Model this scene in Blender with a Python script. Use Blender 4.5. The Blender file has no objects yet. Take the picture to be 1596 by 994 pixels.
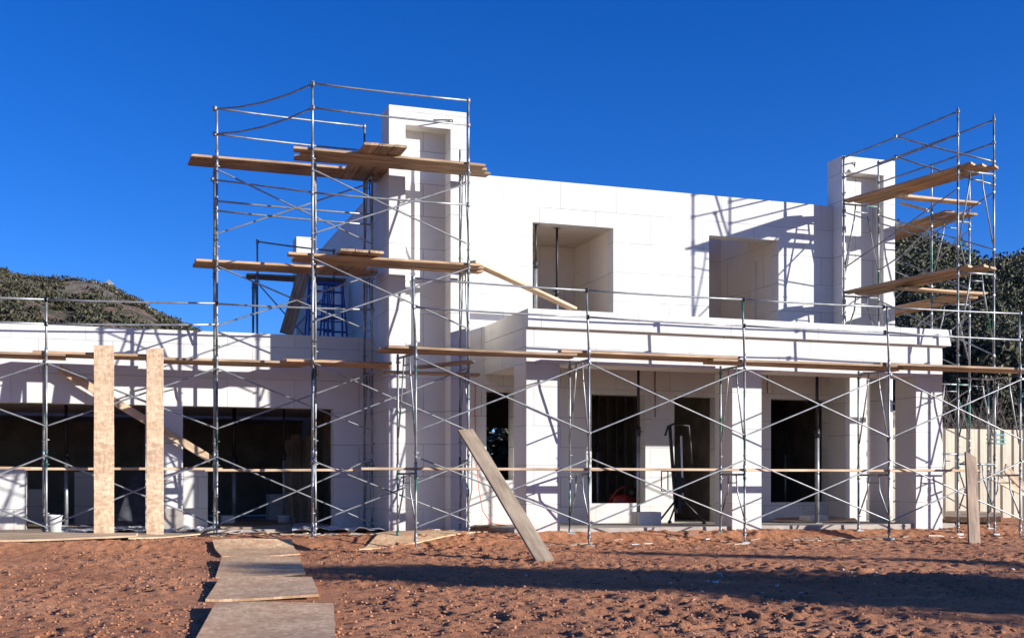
import bpy, math, random
import numpy as np
from mathutils import Vector, Matrix
random.seed(7)
RNG = np.random.default_rng(11)
scene = bpy.context.scene
col = scene.collection

# ------------------------------------------------------------------ survey of the site
F, A, HZ, UC, CZ = 1820.0, math.radians(18.93), 752.0, 798.0, 1.08
SA, CA = math.sin(A), math.cos(A)

def sx(u, Y):                       # X of a sight line u on the facade plane Y
    t = (u - UC) / F
    return Y * (SA + t * CA) / (CA - t * SA)

def dep(u, Y):
    t = (u - UC) / F
    return Y / (CA - t * SA)

def sz(u, v, Y):                    # height of sight line (u, v) on plane Y
    return CZ + (HZ - v) / F * dep(u, Y)

def pt(u, v, Y):
    return Vector((sx(u, Y), Y, sz(u, v, Y)))

def smooth(a, b, t):
    t = np.clip((t - a) / (b - a), 0, 1)
    return t * t * (3 - 2 * t)

def gz(x, y):                       # graded soil level
    return -0.020 * np.maximum(0, 18.7 - y) + 0.17 * smooth(18.7, 19.6, y)

def ghit(u, v):                     # where the sight line meets the soil
    z = 0.0
    for _ in range(30):
        d = F * (CZ - z) / (v - HZ)
        t = (u - UC) / F
        Y = d * (CA - t * SA)
        z = 0.5 * z + 0.5 * float(gz(0, Y))
    return Vector((sx(u, Y), Y, z))

# ------------------------------------------------------------------ numpy value noise
_perm = RNG.random((256, 256))
def vnoise(x, y, s=1.0, o=0):
    x = np.asarray(x, float) / s + 37.3 * o + 1000; y = np.asarray(y, float) / s + 91.7 * o + 1000
    xi = np.floor(x).astype(int); yi = np.floor(y).astype(int)
    fx = x - xi; fy = y - yi
    fx = fx * fx * (3 - 2 * fx); fy = fy * fy * (3 - 2 * fy)
    a = _perm[xi % 256, yi % 256]; b = _perm[(xi + 1) % 256, yi % 256]
    c = _perm[xi % 256, (yi + 1) % 256]; d = _perm[(xi + 1) % 256, (yi + 1) % 256]
    return (a * (1 - fx) + b * fx) * (1 - fy) + (c * (1 - fx) + d * fx) * fy

# ------------------------------------------------------------------ mesh helper
class MB:
    def __init__(s):
        s.v = []; s.f = []; s.sm = []
    def box(s, x0, x1, y0, y1, z0, z1):
        b = len(s.v)
        s.v += [(x, y, z) for z in (z0, z1) for y in (y0, y1) for x in (x0, x1)]
        s.f += [[b+i for i in q] for q in ((0,2,3,1),(4,5,7,6),(0,1,5,4),(2,6,7,3),(0,4,6,2),(1,3,7,5))]
        return s
    def bar(s, p, q, w, h, up=(0,0,1)):
        p = Vector(p); q = Vector(q); d = (q-p).normalized()
        a = d.cross(Vector(up))
        if a.length < 1e-4: a = d.cross(Vector((1,0,0)))
        a.normalize(); c = a.cross(d)
        b = len(s.v)
        for e in (p, q):
            for i, j in ((-1,-1),(1,-1),(1,1),(-1,1)):
                s.v.append(tuple(e + a*(i*w/2) + c*(j*h/2)))
        s.f += [[b,b+3,b+2,b+1],[b+4,b+5,b+6,b+7]] + [[b+i,b+(i+1)%4,b+4+(i+1)%4,b+4+i] for i in range(4)]
        return s
    def tube(s, pts, r, n=8, cap=True):
        pts = [Vector(p) for p in pts]
        rs = r if isinstance(r, (list, tuple)) else [r]*len(pts)
        rings = []
        prev = None
        for i, p in enumerate(pts):
            d = (pts[min(i+1, len(pts)-1)] - pts[max(i-1, 0)]).normalized()
            a = prev - d*prev.dot(d) if prev is not None else d.cross(Vector((0,0,1)))
            if a.length < 1e-3: a = d.cross(Vector((1,0,0)))
            a.normalize(); prev = a
            c = d.cross(a)
            b = len(s.v)
            for k in range(n):
                t = 2*math.pi*k/n
                s.v.append(tuple(p + (a*math.cos(t) + c*math.sin(t))*rs[i]))
            rings.append(b)
        for i in range(len(rings)-1):
            b, e = rings[i], rings[i+1]
            for k in range(n):
                s.sm.append(len(s.f)); s.f.append([b+k, b+(k+1)%n, e+(k+1)%n, e+k])
        if cap:
            s.f.append([rings[0]+k for k in range(n)][::-1]); s.f.append([rings[-1]+k for k in range(n)])
        return s
    def lathe(s, c, prof, n=16):
        c = Vector(c); b = len(s.v); m = len(prof)
        for r, z in prof:
            for k in range(n):
                t = 2*math.pi*k/n
                s.v.append((c.x + r*math.cos(t), c.y + r*math.sin(t), c.z + z))
        for i in range(m-1):
            for k in range(n):
                s.sm.append(len(s.f)); s.f.append([b+i*n+k, b+i*n+(k+1)%n, b+(i+1)*n+(k+1)%n, b+(i+1)*n+k])
        s.f.append([b+k for k in range(n)][::-1]); s.f.append([b+(m-1)*n+k for k in range(n)])
        return s
    def cells(s, xs, ys, zs, solid):
        nx, ny, nz = len(xs)-1, len(ys)-1, len(zs)-1
        def S(i, j, k):
            return 0 <= i < nx and 0 <= j < ny and 0 <= k < nz and \
                solid((xs[i]+xs[i+1])/2, (ys[j]+ys[j+1])/2, (zs[k]+zs[k+1])/2)
        ids = {}
        def V(i, j, k):
            if (i,j,k) not in ids:
                ids[(i,j,k)] = len(s.v); s.v.append((xs[i], ys[j], zs[k]))
            return ids[(i,j,k)]
        for i in range(nx):
            for j in range(ny):
                for k in range(nz):
                    if not S(i,j,k): continue
                    if not S(i-1,j,k): s.f.append([V(i,j,k),V(i,j,k+1),V(i,j+1,k+1),V(i,j+1,k)])
                    if not S(i+1,j,k): s.f.append([V(i+1,j,k),V(i+1,j+1,k),V(i+1,j+1,k+1),V(i+1,j,k+1)])
                    if not S(i,j-1,k): s.f.append([V(i,j,k),V(i+1,j,k),V(i+1,j,k+1),V(i,j,k+1)])
                    if not S(i,j+1,k): s.f.append([V(i,j+1,k),V(i,j+1,k+1),V(i+1,j+1,k+1),V(i+1,j+1,k)])
                    if not S(i,j,k-1): s.f.append([V(i,j,k),V(i,j+1,k),V(i+1,j+1,k),V(i+1,j,k)])
                    if not S(i,j,k+1): s.f.append([V(i,j,k+1),V(i+1,j,k+1),V(i+1,j+1,k+1),V(i,j+1,k+1)])
        return s
    def wall(s, x0, x1, z0, z1, y0, y1, holes):          # wall in the facade direction with openings
        xs = sorted({x0, x1} | {h for q in holes for h in q[:2] if x0 < h < x1})
        zs = sorted({z0, z1} | {h for q in holes for h in q[2:] if z0 < h < z1})
        return s.cells(xs, [y0, y1], zs, lambda x, y, z: not any(a < x < b and c < z < d for a, b, c, d in holes))
    def build(s, name, m, parent=None, origin=None, bevel=0):
        me = bpy.data.meshes.new(name)
        o0 = Vector(BASE[parent.name]) if parent else Vector(origin) if origin is not None else None
        if o0 is None:
            vs = np.array(s.v); lo = vs.min(0); hi = vs.max(0)
            o0 = Vector(((lo[0]+hi[0])/2, (lo[1]+hi[1])/2, lo[2]))
        me.from_pydata([(x-o0.x, y-o0.y, z-o0.z) for x, y, z in s.v], [], s.f)
        for i in s.sm: me.polygons[i].use_smooth = True
        me.materials.append(m); me.update()
        o = bpy.data.objects.new(name, me); col.objects.link(o)
        if parent: o.parent = parent
        else: o.location = o0
        BASE[o.name] = tuple(o0)
        if bevel:
            b = o.modifiers.new('edge', 'BEVEL'); b.width = bevel; b.segments = 2; b.limit_method = 'ANGLE'
        return o

BASE = {}
def tag(o, label=None, cat=None, group=None, kind=None):
    if label: o['label'] = label
    if cat: o['category'] = cat
    if group: o['group'] = group
    if kind: o['kind'] = kind
    return o
def thing(name, loc, label, cat, group=None):
    o = bpy.data.objects.new(name, None); col.objects.link(o); o.location = loc
    o.empty_display_size = .2
    BASE[o.name] = tuple(loc)
    return tag(o, label, cat, group)

# ------------------------------------------------------------------ materials
class NT:
    def __init__(s, name):
        s.m = bpy.data.materials.new(name); s.m.use_nodes = True
        s.t = s.m.node_tree; s.b = s.t.nodes['Principled BSDF']
    def n(s, ty, **kw):
        x = s.t.nodes.new(ty)
        for k, v in kw.items():
            if k in x.inputs.keys(): x.inputs[k].default_value = v
            else: setattr(x, k, v)
        return x
    def l(s, a, b): s.t.links.new(a, b)
    def obj(s, scale=(1,1,1), rot=(0,0,0)):
        c = s.n('ShaderNodeTexCoord'); m = s.n('ShaderNodeMapping')
        m.inputs['Scale'].default_value = scale; m.inputs['Rotation'].default_value = rot
        s.l(c.outputs['Object'], m.inputs['Vector']); return m.outputs[0]
    def pos(s, scale=(1,1,1)):
        g = s.n('ShaderNodeNewGeometry'); m = s.n('ShaderNodeMapping')
        m.inputs['Scale'].default_value = scale
        s.l(g.outputs['Position'], m.inputs['Vector']); return m.outputs[0]
    def noise(s, vec, scale, detail=4, rough=.6, out='Fac'):
        x = s.n('ShaderNodeTexNoise', Scale=scale, Detail=detail, Roughness=rough)
        s.l(vec, x.inputs['Vector']); return x.outputs[out]
    def ramp(s, fac, stops):
        r = s.n('ShaderNodeValToRGB'); e = r.color_ramp.elements
        while len(e) < len(stops): e.new(.5)
        for i, (p, c) in enumerate(stops):
            e[i].position = p; e[i].color = (*c, 1) if len(c) == 3 else c
        s.l(fac, r.inputs[0]); return r.outputs[0]
    def mix(s, fac, a, b, blend='MIX'):
        x = s.n('ShaderNodeMix', data_type='RGBA', blend_type=blend)
        for i, v in ((0, fac), (6, a), (7, b)):
            if hasattr(v, 'links') or hasattr(v, 'is_linked'): s.l(v, x.inputs[i])
            else: x.inputs[i].default_value = v if i == 0 else (*v, 1)
        return x.outputs[2]
    def math(s, op, a, b=None):
        x = s.n('ShaderNodeMath', operation=op)
        for i, v in ((0, a), (1, b)):
            if v is None: continue
            if hasattr(v, 'is_linked'): s.l(v, x.inputs[i])
            else: x.inputs[i].default_value = v
        return x.outputs[0]
    def bump(s, h, strength=.3, dist=.01):
        b = s.n('ShaderNodeBump', Strength=strength, Distance=dist)
        s.l(h, b.inputs['Height']); s.l(b.outputs[0], s.b.inputs['Normal'])
    def fin(s, c, rough=.8, metal=0):
        if hasattr(c, 'is_linked'): s.l(c, s.b.inputs['Base Color'])
        else: s.b.inputs['Base Color'].default_value = (*c, 1)
        if hasattr(rough, 'is_linked'): s.l(rough, s.b.inputs['Roughness'])
        else: s.b.inputs['Roughness'].default_value = rough
        s.b.inputs['Metallic'].default_value = metal
        return s.m

def m_block(name, base=(.675,.65,.61), joint=.55, bw=1.22, bh=.6):
    k = NT(name)
    g = k.n('ShaderNodeNewGeometry'); sp = k.n('ShaderNodeSeparateXYZ'); k.l(g.outputs['Position'], sp.inputs[0])
    xy = k.math('ADD', sp.outputs[0], sp.outputs[1])
    wob = k.noise(g.outputs['Position'], .7, 2)
    cb = k.n('ShaderNodeCombineXYZ'); k.l(xy, cb.inputs[0])
    k.l(k.math('ADD', sp.outputs[2], k.math('MULTIPLY', wob, .012)), cb.inputs[1])
    br = k.n('ShaderNodeTexBrick', Scale=1.0); br.offset = .37; br.offset_frequency = 2
    br.inputs['Mortar Size'].default_value = .0085; br.inputs['Mortar Smooth'].default_value = .3
    br.inputs['Brick Width'].default_value = bw; br.inputs['Row Height'].default_value = bh
    br.inputs['Color1'].default_value = (1,1,1,1); br.inputs['Color2'].default_value = (.93,.925,.91,1)
    br.inputs['Mortar'].default_value = (1,1,1,1)
    k.l(cb.outputs[0], br.inputs['Vector'])
    patch = k.ramp(k.noise(g.outputs['Position'], 1.3, 3), [(.38, (0,0,0)), (.62, (1,1,1))])
    mort = k.math('MULTIPLY', br.outputs['Fac'], k.math('ADD', k.math('MULTIPLY', patch, .62), .38))
    mot = k.ramp(k.noise(g.outputs['Position'], .9, 6, .65), [(.3, tuple(c*.92 for c in base)), (.7, base)])
    fine = k.ramp(k.noise(g.outputs['Position'], 55, 3), [(.35, (.95,.95,.95)), (.65, (1,1,1))])
    c = k.mix(1, mot, fine, 'MULTIPLY'); c = k.mix(1, c, br.outputs['Color'], 'MULTIPLY')
    # trowel swipes and a few rubbed grey scuffs
    sw = k.ramp(k.noise(k.pos((.6,.6,2.2)), 2.6, 5, .7), [(.56, (1,1,1)), (.78, (.89,.88,.865))])
    c = k.mix(1, c, sw, 'MULTIPLY')
    low = k.n('ShaderNodeMapRange'); low.inputs['From Min'].default_value = .15; low.inputs['From Max'].default_value = .75
    low.inputs['To Min'].default_value = .8; low.inputs['To Max'].default_value = 0
    k.l(sp.outputs[2], low.inputs['Value'])
    splash = k.math('MULTIPLY', low.outputs[0], k.ramp(k.noise(g.outputs['Position'], 3.1, 6, .7), [(.42,(0,0,0)),(.7,(1,1,1))]))
    c = k.mix(splash, c, (.52,.33,.24))
    c = k.mix(mort, c, (.30,.29,.27))
    k.bump(k.math('SUBTRACT', k.noise(g.outputs['Position'], 40, 4), k.math('MULTIPLY', br.outputs['Fac'], 2.0)), .12, .006)
    return k.fin(c, .9)

def m_wood(name, lo, hi, rough=.8):
    k = NT(name); oi = k.n('ShaderNodeObjectInfo')
    v = k.obj((1.2, 14, 14)); sh = k.n('ShaderNodeVectorMath', operation='ADD'); k.l(v, sh.inputs[0])
    cm = k.n('ShaderNodeCombineXYZ'); k.l(k.math('MULTIPLY', oi.outputs['Random'], 40), cm.inputs[0]); k.l(cm.outputs[0], sh.inputs[1])
    g = k.noise(sh.outputs[0], 1.6, 6, .65)
    c = k.ramp(g, [(.3, lo), (.68, hi)])
    st = k.noise(k.obj((1, 3, 3)), 1.3, 4)
    c = k.mix(1, c, k.ramp(st, [(.35, (.62,.6,.58)), (.6, (1,1,1))]), 'MULTIPLY')
    tint = k.ramp(oi.outputs['Random'], [(0, (.72,.70,.70)), (.5, (1,.97,.93)), (1, (1.18,1.08,.98))])
    c = k.mix(1, c, tint, 'MULTIPLY')
    k.bump(g, .25, .004)
    return k.fin(c, rough)

def m_osb(name, base, dark, dirt=0):
    k = NT(name)
    v1 = k.obj((1, 2.6, 1), (0,0,.5)); v2 = k.obj((2.4, 1, 1), (0,0,-.4))
    def flake(v, s):
        x = k.n('ShaderNodeTexVoronoi', Scale=s); k.l(v, x.inputs['Vector']); return x.outputs['Color']
    f = k.mix(.5, flake(v1, 14), flake(v2, 11))
    bw = k.n('ShaderNodeRGBToBW'); k.l(f, bw.inputs[0])
    c = k.ramp(bw.outputs[0], [(.25, dark), (.55, base), (.85, tuple(min(1, b*1.25) for b in base))])
    st = k.ramp(k.noise(k.obj(), 1.7, 5), [(.35, (.78,.75,.72)), (.62, (1,1,1))])
    c = k.mix(1, c, st, 'MULTIPLY')
    if dirt:
        c = k.mix(k.math('MULTIPLY', k.ramp(k.noise(k.pos(), 2.3, 7, .7), [(.46,(0,0,0)),(.66,(1,1,1))]), dirt), c, (.42,.19,.10))
    k.bump(bw.outputs[0], .15, .003)
    return k.fin(c, .75)

def m_metal(name, grn=.385):
    k = NT(name); oi = k.n('ShaderNodeObjectInfo')
    v = k.pos((3, 3, 1)); sh = k.n('ShaderNodeVectorMath', operation='ADD'); k.l(v, sh.inputs[0])
    cm = k.n('ShaderNodeCombineXYZ'); k.l(k.math('MULTIPLY', oi.outputs['Random'], 60), cm.inputs[2]); k.l(cm.outputs[0], sh.inputs[1])
    n1 = k.noise(sh.outputs[0], 2.0, 3)
    base = k.ramp(k.noise(k.pos(), 6, 3), [(.3, (.20,.21,.215)), (.7, (.36,.37,.37))])
    rust = k.ramp(k.noise(sh.outputs[0], 7, 4), [(.66, (0,0,0)), (.78, (1,1,1))])
    c = k.mix(k.math('MULTIPLY', rust, .7), base, (.16,.085,.05))
    pm = k.ramp(n1, [(1-grn-.06, (0,0,0)), (1-grn+.02, (1,1,1))])
    pc = k.ramp(oi.outputs['Random'], [(0, (.025,.085,.065)), (.5, (.03,.075,.085)), (1, (.03,.16,.09))])
    c = k.mix(pm, c, pc)
    return k.fin(c, .45, .5)

def m_plain(name, c, rough=.7, metal=0, var=.15, scale=6):
    k = NT(name)
    cc = k.ramp(k.noise(k.pos(), scale, 5), [(.3, tuple(x*(1-var) for x in c)), (.7, tuple(min(1, x*(1+var)) for x in c))])
    return k.fin(cc, rough, metal)

M_BLOCK = m_block('white_block')
M_BLOCK2 = m_block('white_block_portico', bw=1.9, bh=.7)
M_ROOM = m_block('room_block', base=(.80,.71,.60), bw=1.6, bh=.9)
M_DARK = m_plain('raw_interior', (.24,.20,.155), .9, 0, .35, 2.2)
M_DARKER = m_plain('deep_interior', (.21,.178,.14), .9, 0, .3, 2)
M_CONC = m_plain('concrete', (.36,.31,.26), .9, 0, .25, 3)
M_PLANK = m_wood('plank_wood', (.24,.155,.09), (.56,.40,.25))
M_OLD = m_wood('old_wood', (.13,.095,.07), (.27,.205,.15))
M_PALE = m_wood('pale_wood', (.40,.29,.18), (.66,.50,.34))
M_GREYWD = m_wood('grey_wood', (.30,.23,.155), (.50,.39,.275))
M_OSB = m_osb('osb', (.60,.43,.275), (.44,.295,.175), .12)
M_OSBG = m_osb('osb_worn', (.68,.46,.265), (.50,.31,.165), .6)
M_METAL = m_metal('galvanised')
M_BRACE = m_metal('brace_tube', .06)
M_PROP = m_metal('prop_steel', .0)
M_IRON = m_plain('dark_iron', (.028,.028,.030), .5, .4)
M_BLUE = m_plain('blue_fibreglass', (.02,.07,.32), .5)
M_PLASTIC = m_plain('white_plastic', (.72,.72,.70), .45, 0, .05)
M_RED = m_plain('red_paint', (.22,.020,.012), .4)
M_ORANGE = m_plain('orange_cord', (.60,.12,.05), .6)
M_TEAL = m_plain('teal_paint', (.05,.22,.22), .5)
M_SHEET = m_plain('film_sheet', (.46,.47,.50), .5, 0, .3, 9)
M_CLOTH = m_plain('dark_cloth', (.045,.048,.06), .9, 0, .4, 7)

# ------------------------------------------------------------------ sun, sky, camera
k_, x_ = 1.45, .44
travel = Vector((-k_, 1, -x_)).normalized()
sun_el = math.asin(-travel.z); sun_az = math.atan2(-travel.x, -travel.y)     # azimuth clockwise from +Y
L = bpy.data.lights.new('sun', 'SUN'); L.energy = 5.0; L.angle = math.radians(.5); L.color = (1, .975, .935)
so = bpy.data.objects.new('sun', L); col.objects.link(so)
so.rotation_euler = travel.to_track_quat('-Z', 'Y').to_euler(); so.location = (20, -20, 20)

w = bpy.data.worlds.new('World'); scene.world = w; w.use_nodes = True
nt = w.node_tree; bg = nt.nodes['Background']
sky = nt.nodes.new('ShaderNodeTexSky'); sky.sky_type = 'NISHITA'; sky.sun_disc = False
sky.sun_elevation = sun_el; sky.sun_rotation = sun_az
sky.air_density = .85; sky.dust_density = .25; sky.ozone_density = 5.0; sky.altitude = 1500
gm = nt.nodes.new('ShaderNodeHueSaturation'); gm.inputs['Saturation'].default_value = 1.18; gm.inputs['Value'].default_value = 1.03; gm.inputs['Hue'].default_value = .516
nt.links.new(sky.outputs[0], gm.inputs['Color']); nt.links.new(gm.outputs[0], bg.inputs[0])
bg.inputs[1].default_value = .105

cam = bpy.data.cameras.new('camera'); co = bpy.data.objects.new('camera', cam); col.objects.link(co)
cam.sensor_width = 36; cam.lens = 36*F/1596; cam.shift_y = (HZ-497)/1596; cam.clip_end = 5000; cam.clip_start = .1
co.location = (0, 0, CZ); co.rotation_euler = (math.pi/2, 0, -A)
scene.camera = co
scene.view_settings.view_transform = 'Standard'; scene.view_settings.look = 'None'
scene.view_settings.exposure = 0.90; scene.view_settings.gamma = 1
scene.cycles.max_bounces = 8; scene.cycles.diffuse_bounces = 7

# ------------------------------------------------------------------ ground
YP, YW, YC, YR = 19.5, 21.94, 20.6, 21.6
SLAB = .26
_a, _b = ghit(398, 850), ghit(412, 985)
PA = (_a.x, _a.y, (_a.x-_b.x)/(_a.y-_b.y))
def soil_noise(x, y):
    n = (vnoise(x, y, 2.2, 1)-.5)*.07 + (vnoise(x*.8+y*.2, y, .8, 2)-.5)*.030 + (vnoise(x, y, .30, 3)-.5)*.018
    clod = np.maximum(0, vnoise(x, y, .17, 4)-.66)*.11
    clod += np.maximum(0, vnoise(x, y, .08, 5)-.6)*.10
    amt = .35 + .9*smooth(.35, .65, vnoise(x, y, 1.6, 6))
    rut = -.05*np.exp(-((y - 13.2 - .25*np.sin(x*.5))/.35)**2) + .03*np.exp(-((y - 12.5 - .25*np.sin(x*.5))/.3)**2)
    return n + clod*amt + rut*smooth(3, 6, x)
HEAPS = [(6.35, 20.35, .35, .10), (6.9, 21.2, .5, .12), (5.4, 20.35, .3, .07), (4.4, 21.3, .4, .06), (7.4, 19.35, .4, .05), (11.7, 19.2, .5, .05), (15.2, 19.0, .5, .06)]
def soil(x, y, fade=True):
    h = soil_noise(x, y)
    # keep the boards' bed, the scaffold feet and the house foot calm
    h = h * (.42 + .40*smooth(.35, .7, vnoise(x, y, 3.1, 21)))
    rg = .55 + .6*vnoise(x, y, 1.1, 22)
    h = h + rg*((vnoise(x, y, .13, 11)-.5)*.026 + (vnoise(x*.9-y*.4, y*.9+x*.4, .072, 12)-.5)*.034)
    h = h * (1 - .75*smooth(20.3, 21.2, y))
    cx = PA[0] + (y-PA[1])*PA[2]
    onp = (1-smooth(.62, 1.0, np.abs(x-cx)))*(1-smooth(19.4, 19.9, y))
    h = h*(1-.85*onp) - .008*onp
    for hx, hy, hr, hh in HEAPS: h = h + hh*np.exp(-(((x-hx)/hr)**2 + ((y-hy)/(hr*.5))**2))*(.7+.6*vnoise(x, y, .12, 14))
    ex = smooth(-4.4, -3.6, x)*(1-smooth(22, 23, x))*smooth(5.2, 6.0, y)*(1-smooth(22.4, 23.2, y))
    return gz(x, y) + h*ex

k = NT('red_soil')
p = k.pos()
c = k.ramp(k.noise(p, .55, 6, .65), [(.30, (.40,.155,.068)), (.55, (.56,.235,.108)), (.75, (.63,.295,.155))])
c = k.mix(1, c, k.ramp(k.noise(p, 7, 6, .7), [(.28, (.66,.62,.60)), (.52, (1,1,1)), (.78, (1.12,1.10,1.08))]), 'MULTIPLY')
c = k.mix(1, c, k.ramp(k.noise(p, 38, 4, .7), [(.32, (.6,.58,.56)), (.6, (1.05,1.05,1.05))]), 'MULTIPLY')
k.bump(k.noise(p, 30, 8, .82), .9, .05)
M_SOIL = k.fin(c, .95)

def heightgrid(name, xs, ys, fn, m, kind='structure', smooth_faces=True, label=None):
    gx, gy = np.meshgrid(xs, ys)
    z = fn(gx, gy)
    n, mm = len(xs), len(ys)
    me = bpy.data.meshes.new(name)
    V = np.stack([gx.ravel(), gy.ravel(), z.ravel()], 1)
    i = np.arange((mm-1)*(n-1)); r = i // (n-1); q = i % (n-1)
    a = r*n + q
    Fc = np.stack([a, a+1, a+n+1, a+n], 1)
    me.vertices.add(len(V)); me.vertices.foreach_set('co', V.ravel())
    me.loops.add(Fc.size); me.loops.foreach_set('vertex_index', Fc.ravel().astype(np.int32))
    me.polygons.add(len(Fc)); me.polygons.foreach_set('loop_start', np.arange(0, Fc.size, 4, dtype=np.int32))
    me.polygons.foreach_set('loop_total', np.full(len(Fc), 4, dtype=np.int32))
    me.polygons.foreach_set('use_smooth', np.full(len(Fc), smooth_faces))
    me.update(calc_edges=True); me.validate()
    me.materials.append(m)
    o = bpy.data.objects.new(name, me); col.objects.link(o); o['kind'] = kind
    if label: o['label'] = label
    return o
heightgrid('ground', np.arange(-4.4, 23.0, .033), np.arange(5.2, 23.2, .033), soil, M_SOIL)
far_soil = lambda x, y: gz(x, y)
def ring(x0, x1, y0, y1):
    nx = max(2, int((x1-x0)/25)); ny = max(2, int((y1-y0)/25))
    heightgrid('ground', np.linspace(x0, x1, nx+1), np.linspace(y0, y1, ny+1),
               lambda x, y: np.maximum(gz(x, y), -1.2), M_SOIL)
fx0, fx1, fy0, fy1 = -4.4, -4.4+.033*int(math.ceil(27.4/.033)-1), 5.2, 5.2+.033*int(math.ceil(18.0/.033)-1)
for q in ((-1500, fx0, fy0, fy1), (fx1, 1500, fy0, fy1)):
    ys = np.array([fy0, 12, 18.7, 18.95, 19.2, 19.4, 19.6, fy1])
    heightgrid('ground', np.array([q[0], (q[0]+q[1])/2, q[1]]), ys, lambda x, y: gz(x, y), M_SOIL)
ring(-1500, 1500, fy1, 2000)
heightgrid('ground', np.linspace(-1500, 1500, 40), np.array([-900, -60, -20, fy0]), lambda x, y: np.maximum(gz(x, y), -1.0), M_SOIL)

# loose stones and clods
def stones(name, n, region, smin, smax, m, label):
    base = np.array([(1,0,0),(-1,0,0),(0,1,0),(0,-1,0),(0,0,1),(0,0,-1)], float)
    tri = np.array([(0,2,4),(2,1,4),(1,3,4),(3,0,4),(2,0,5),(1,2,5),(3,1,5),(0,3,5)])
    # one more subdivision for a knobbly stone
    vs = [tuple(b) for b in base]; fs = []; mid = {}
    def mp(i, j):
        key = (min(i,j), max(i,j))
        if key not in mid:
            q = (np.array(vs[i])+np.array(vs[j])); q /= np.linalg.norm(q); mid[key] = len(vs); vs.append(tuple(q))
        return mid[key]
    for a, b, c_ in tri:
        ab, bc, ca = mp(a,b), mp(b,c_), mp(c_,a)
        fs += [(a,ab,ca),(ab,b,bc),(ca,bc,c_),(ab,bc,ca)]
    vs = np.array(vs); fs = np.array(fs); nv = len(vs)
    xy = np.array([region() for _ in range(n)])
    s = smin + (smax-smin)*RNG.random(n)**5
    z = soil(xy[:,0], xy[:,1])
    P = np.sign(vs[None])*np.abs(vs[None])**.8*(1 + .8*(RNG.random((n, nv, 1))-.5)) * s[:,None,None] * (np.array([1, .8, .55])[None,None] + .4*(RNG.random((n,1,3))-.5))
    a = RNG.random(n)*6.28; ca, sa = np.cos(a)[:,None], np.sin(a)[:,None]
    P = np.stack([P[...,0]*ca - P[...,1]*sa, P[...,0]*sa + P[...,1]*ca, P[...,2]], -1)
    P += np.stack([xy[:,0], xy[:,1], z + s*.18], 1)[:,None]
    Fc = (fs[None] + (np.arange(n)*nv)[:,None,None]).reshape(-1,3)
    me = bpy.data.meshes.new(name); V = P.reshape(-1,3)
    me.vertices.add(len(V)); me.vertices.foreach_set('co', V.ravel())
    me.loops.add(Fc.size); me.loops.foreach_set('vertex_index', Fc.ravel().astype(np.int32))
    me.polygons.add(len(Fc)); me.polygons.foreach_set('loop_start', np.arange(0, Fc.size, 3, dtype=np.int32))
    me.polygons.foreach_set('loop_total', np.full(len(Fc), 3, dtype=np.int32))
    me.update(calc_edges=True); me.materials.append(m)
    o = bpy.data.objects.new(name, me); col.objects.link(o)
    return tag(o, label, 'stones', None, 'stuff')
def m_islands(name, stops, rough=.95):
    k = NT(name); g = k.n('ShaderNodeNewGeometry')
    c = k.ramp(g.outputs['Random Per Island'], stops)
    c = k.mix(1, c, k.ramp(k.noise(k.pos(), 40, 3), [(.3,(.7,.7,.7)),(.7,(1.1,1.1,1.1))]), 'MULTIPLY')
    return k.fin(c, rough)
M_CLOD = m_islands('soil_clods', [(0,(.24,.095,.045)),(.5,(.37,.155,.075)),(.9,(.43,.195,.10)),(1,(.48,.26,.16))])
M_STONE = m_islands('pale_stones', [(0,(.40,.30,.23)),(.6,(.50,.42,.36)),(1,(.66,.62,.58))])
def reg_all():
    while True:
        y = 7.2 + 12.6*random.random()**1.3; x = sx(random.uniform(-40, 1640), y)
        if vnoise(x, y, 1.6, 6) > random.random()*.75: return x, y
def reg_right():
    y = 10.5 + 4.2*random.random(); return sx(random.triangular(560, 1640, 1350), y), y
stones('soil_clods', 24000, reg_all, .004, .024, M_CLOD, 'loose red soil clods scattered over the bare yard')
stones('pale_stones', 200, lambda: reg_right() if random.random() < .9 else reg_all(), .008, .036, M_STONE,
       'small pale stones scattered over the red soil yard')

# ------------------------------------------------------------------ the house
HO = (6.0, YW, .1)
H = thing('unfinished_house', HO, 'white block house shell with tall chimneys, square columned portico and empty window openings', 'house')
XL = -7.0
XCH0, XCH1 = sx(606, YC), sx(727, YC)
XWR = sx(1395, YR)
zwing = sz(0, 503, YW); zgar = sz(260, 631.5, YW)
g1 = (-5.2, sx(227, YW), -1, zgar); g2 = (sx(285, YW), sx(520, YW), -1, zgar)
MB().wall(XL, XCH0-.003, .0, zwing, YW, YW+.3, [g1, g2]).build('wing_wall', M_BLOCK, H)
# main wall: ground floor and upper floor
zh, zs_ = sz(1085, 618, YW), sz(1085, 783.2, YW)
def hole(u0, u1, za, zb): return (sx(u0, YW), sx(u1, YW), za, zb)
w0 = hole(758, 800, sz(780, 748, YW), zh); w1 = hole(922, 1006, zs_, zh)
w2 = hole(1051, 1117, SLAB, zh); w3 = hole(1201.5, 1293, zs_, zh)
zu1 = (sz(830, 345.5, YW) + sz(956, 356, YW))/2
zu2 = (sz(1105, 366, YW) + sz(1213, 375.5, YW))/2
zsill = sz(1105, 502, YW)
u1 = hole(830, 956, zsill, zu1); u2 = hole(1105, 1213.5, zsill, zu2)
ztop = (sz(732, 269.4, YW) + sz(1230, 317, YW))/2
MB().wall(XCH0+.3, XWR-.003, .0, ztop, YW, YW+.3, [w0, w1, w2, w3, u1, u2]).build('front_wall', M_BLOCK, H)
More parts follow.
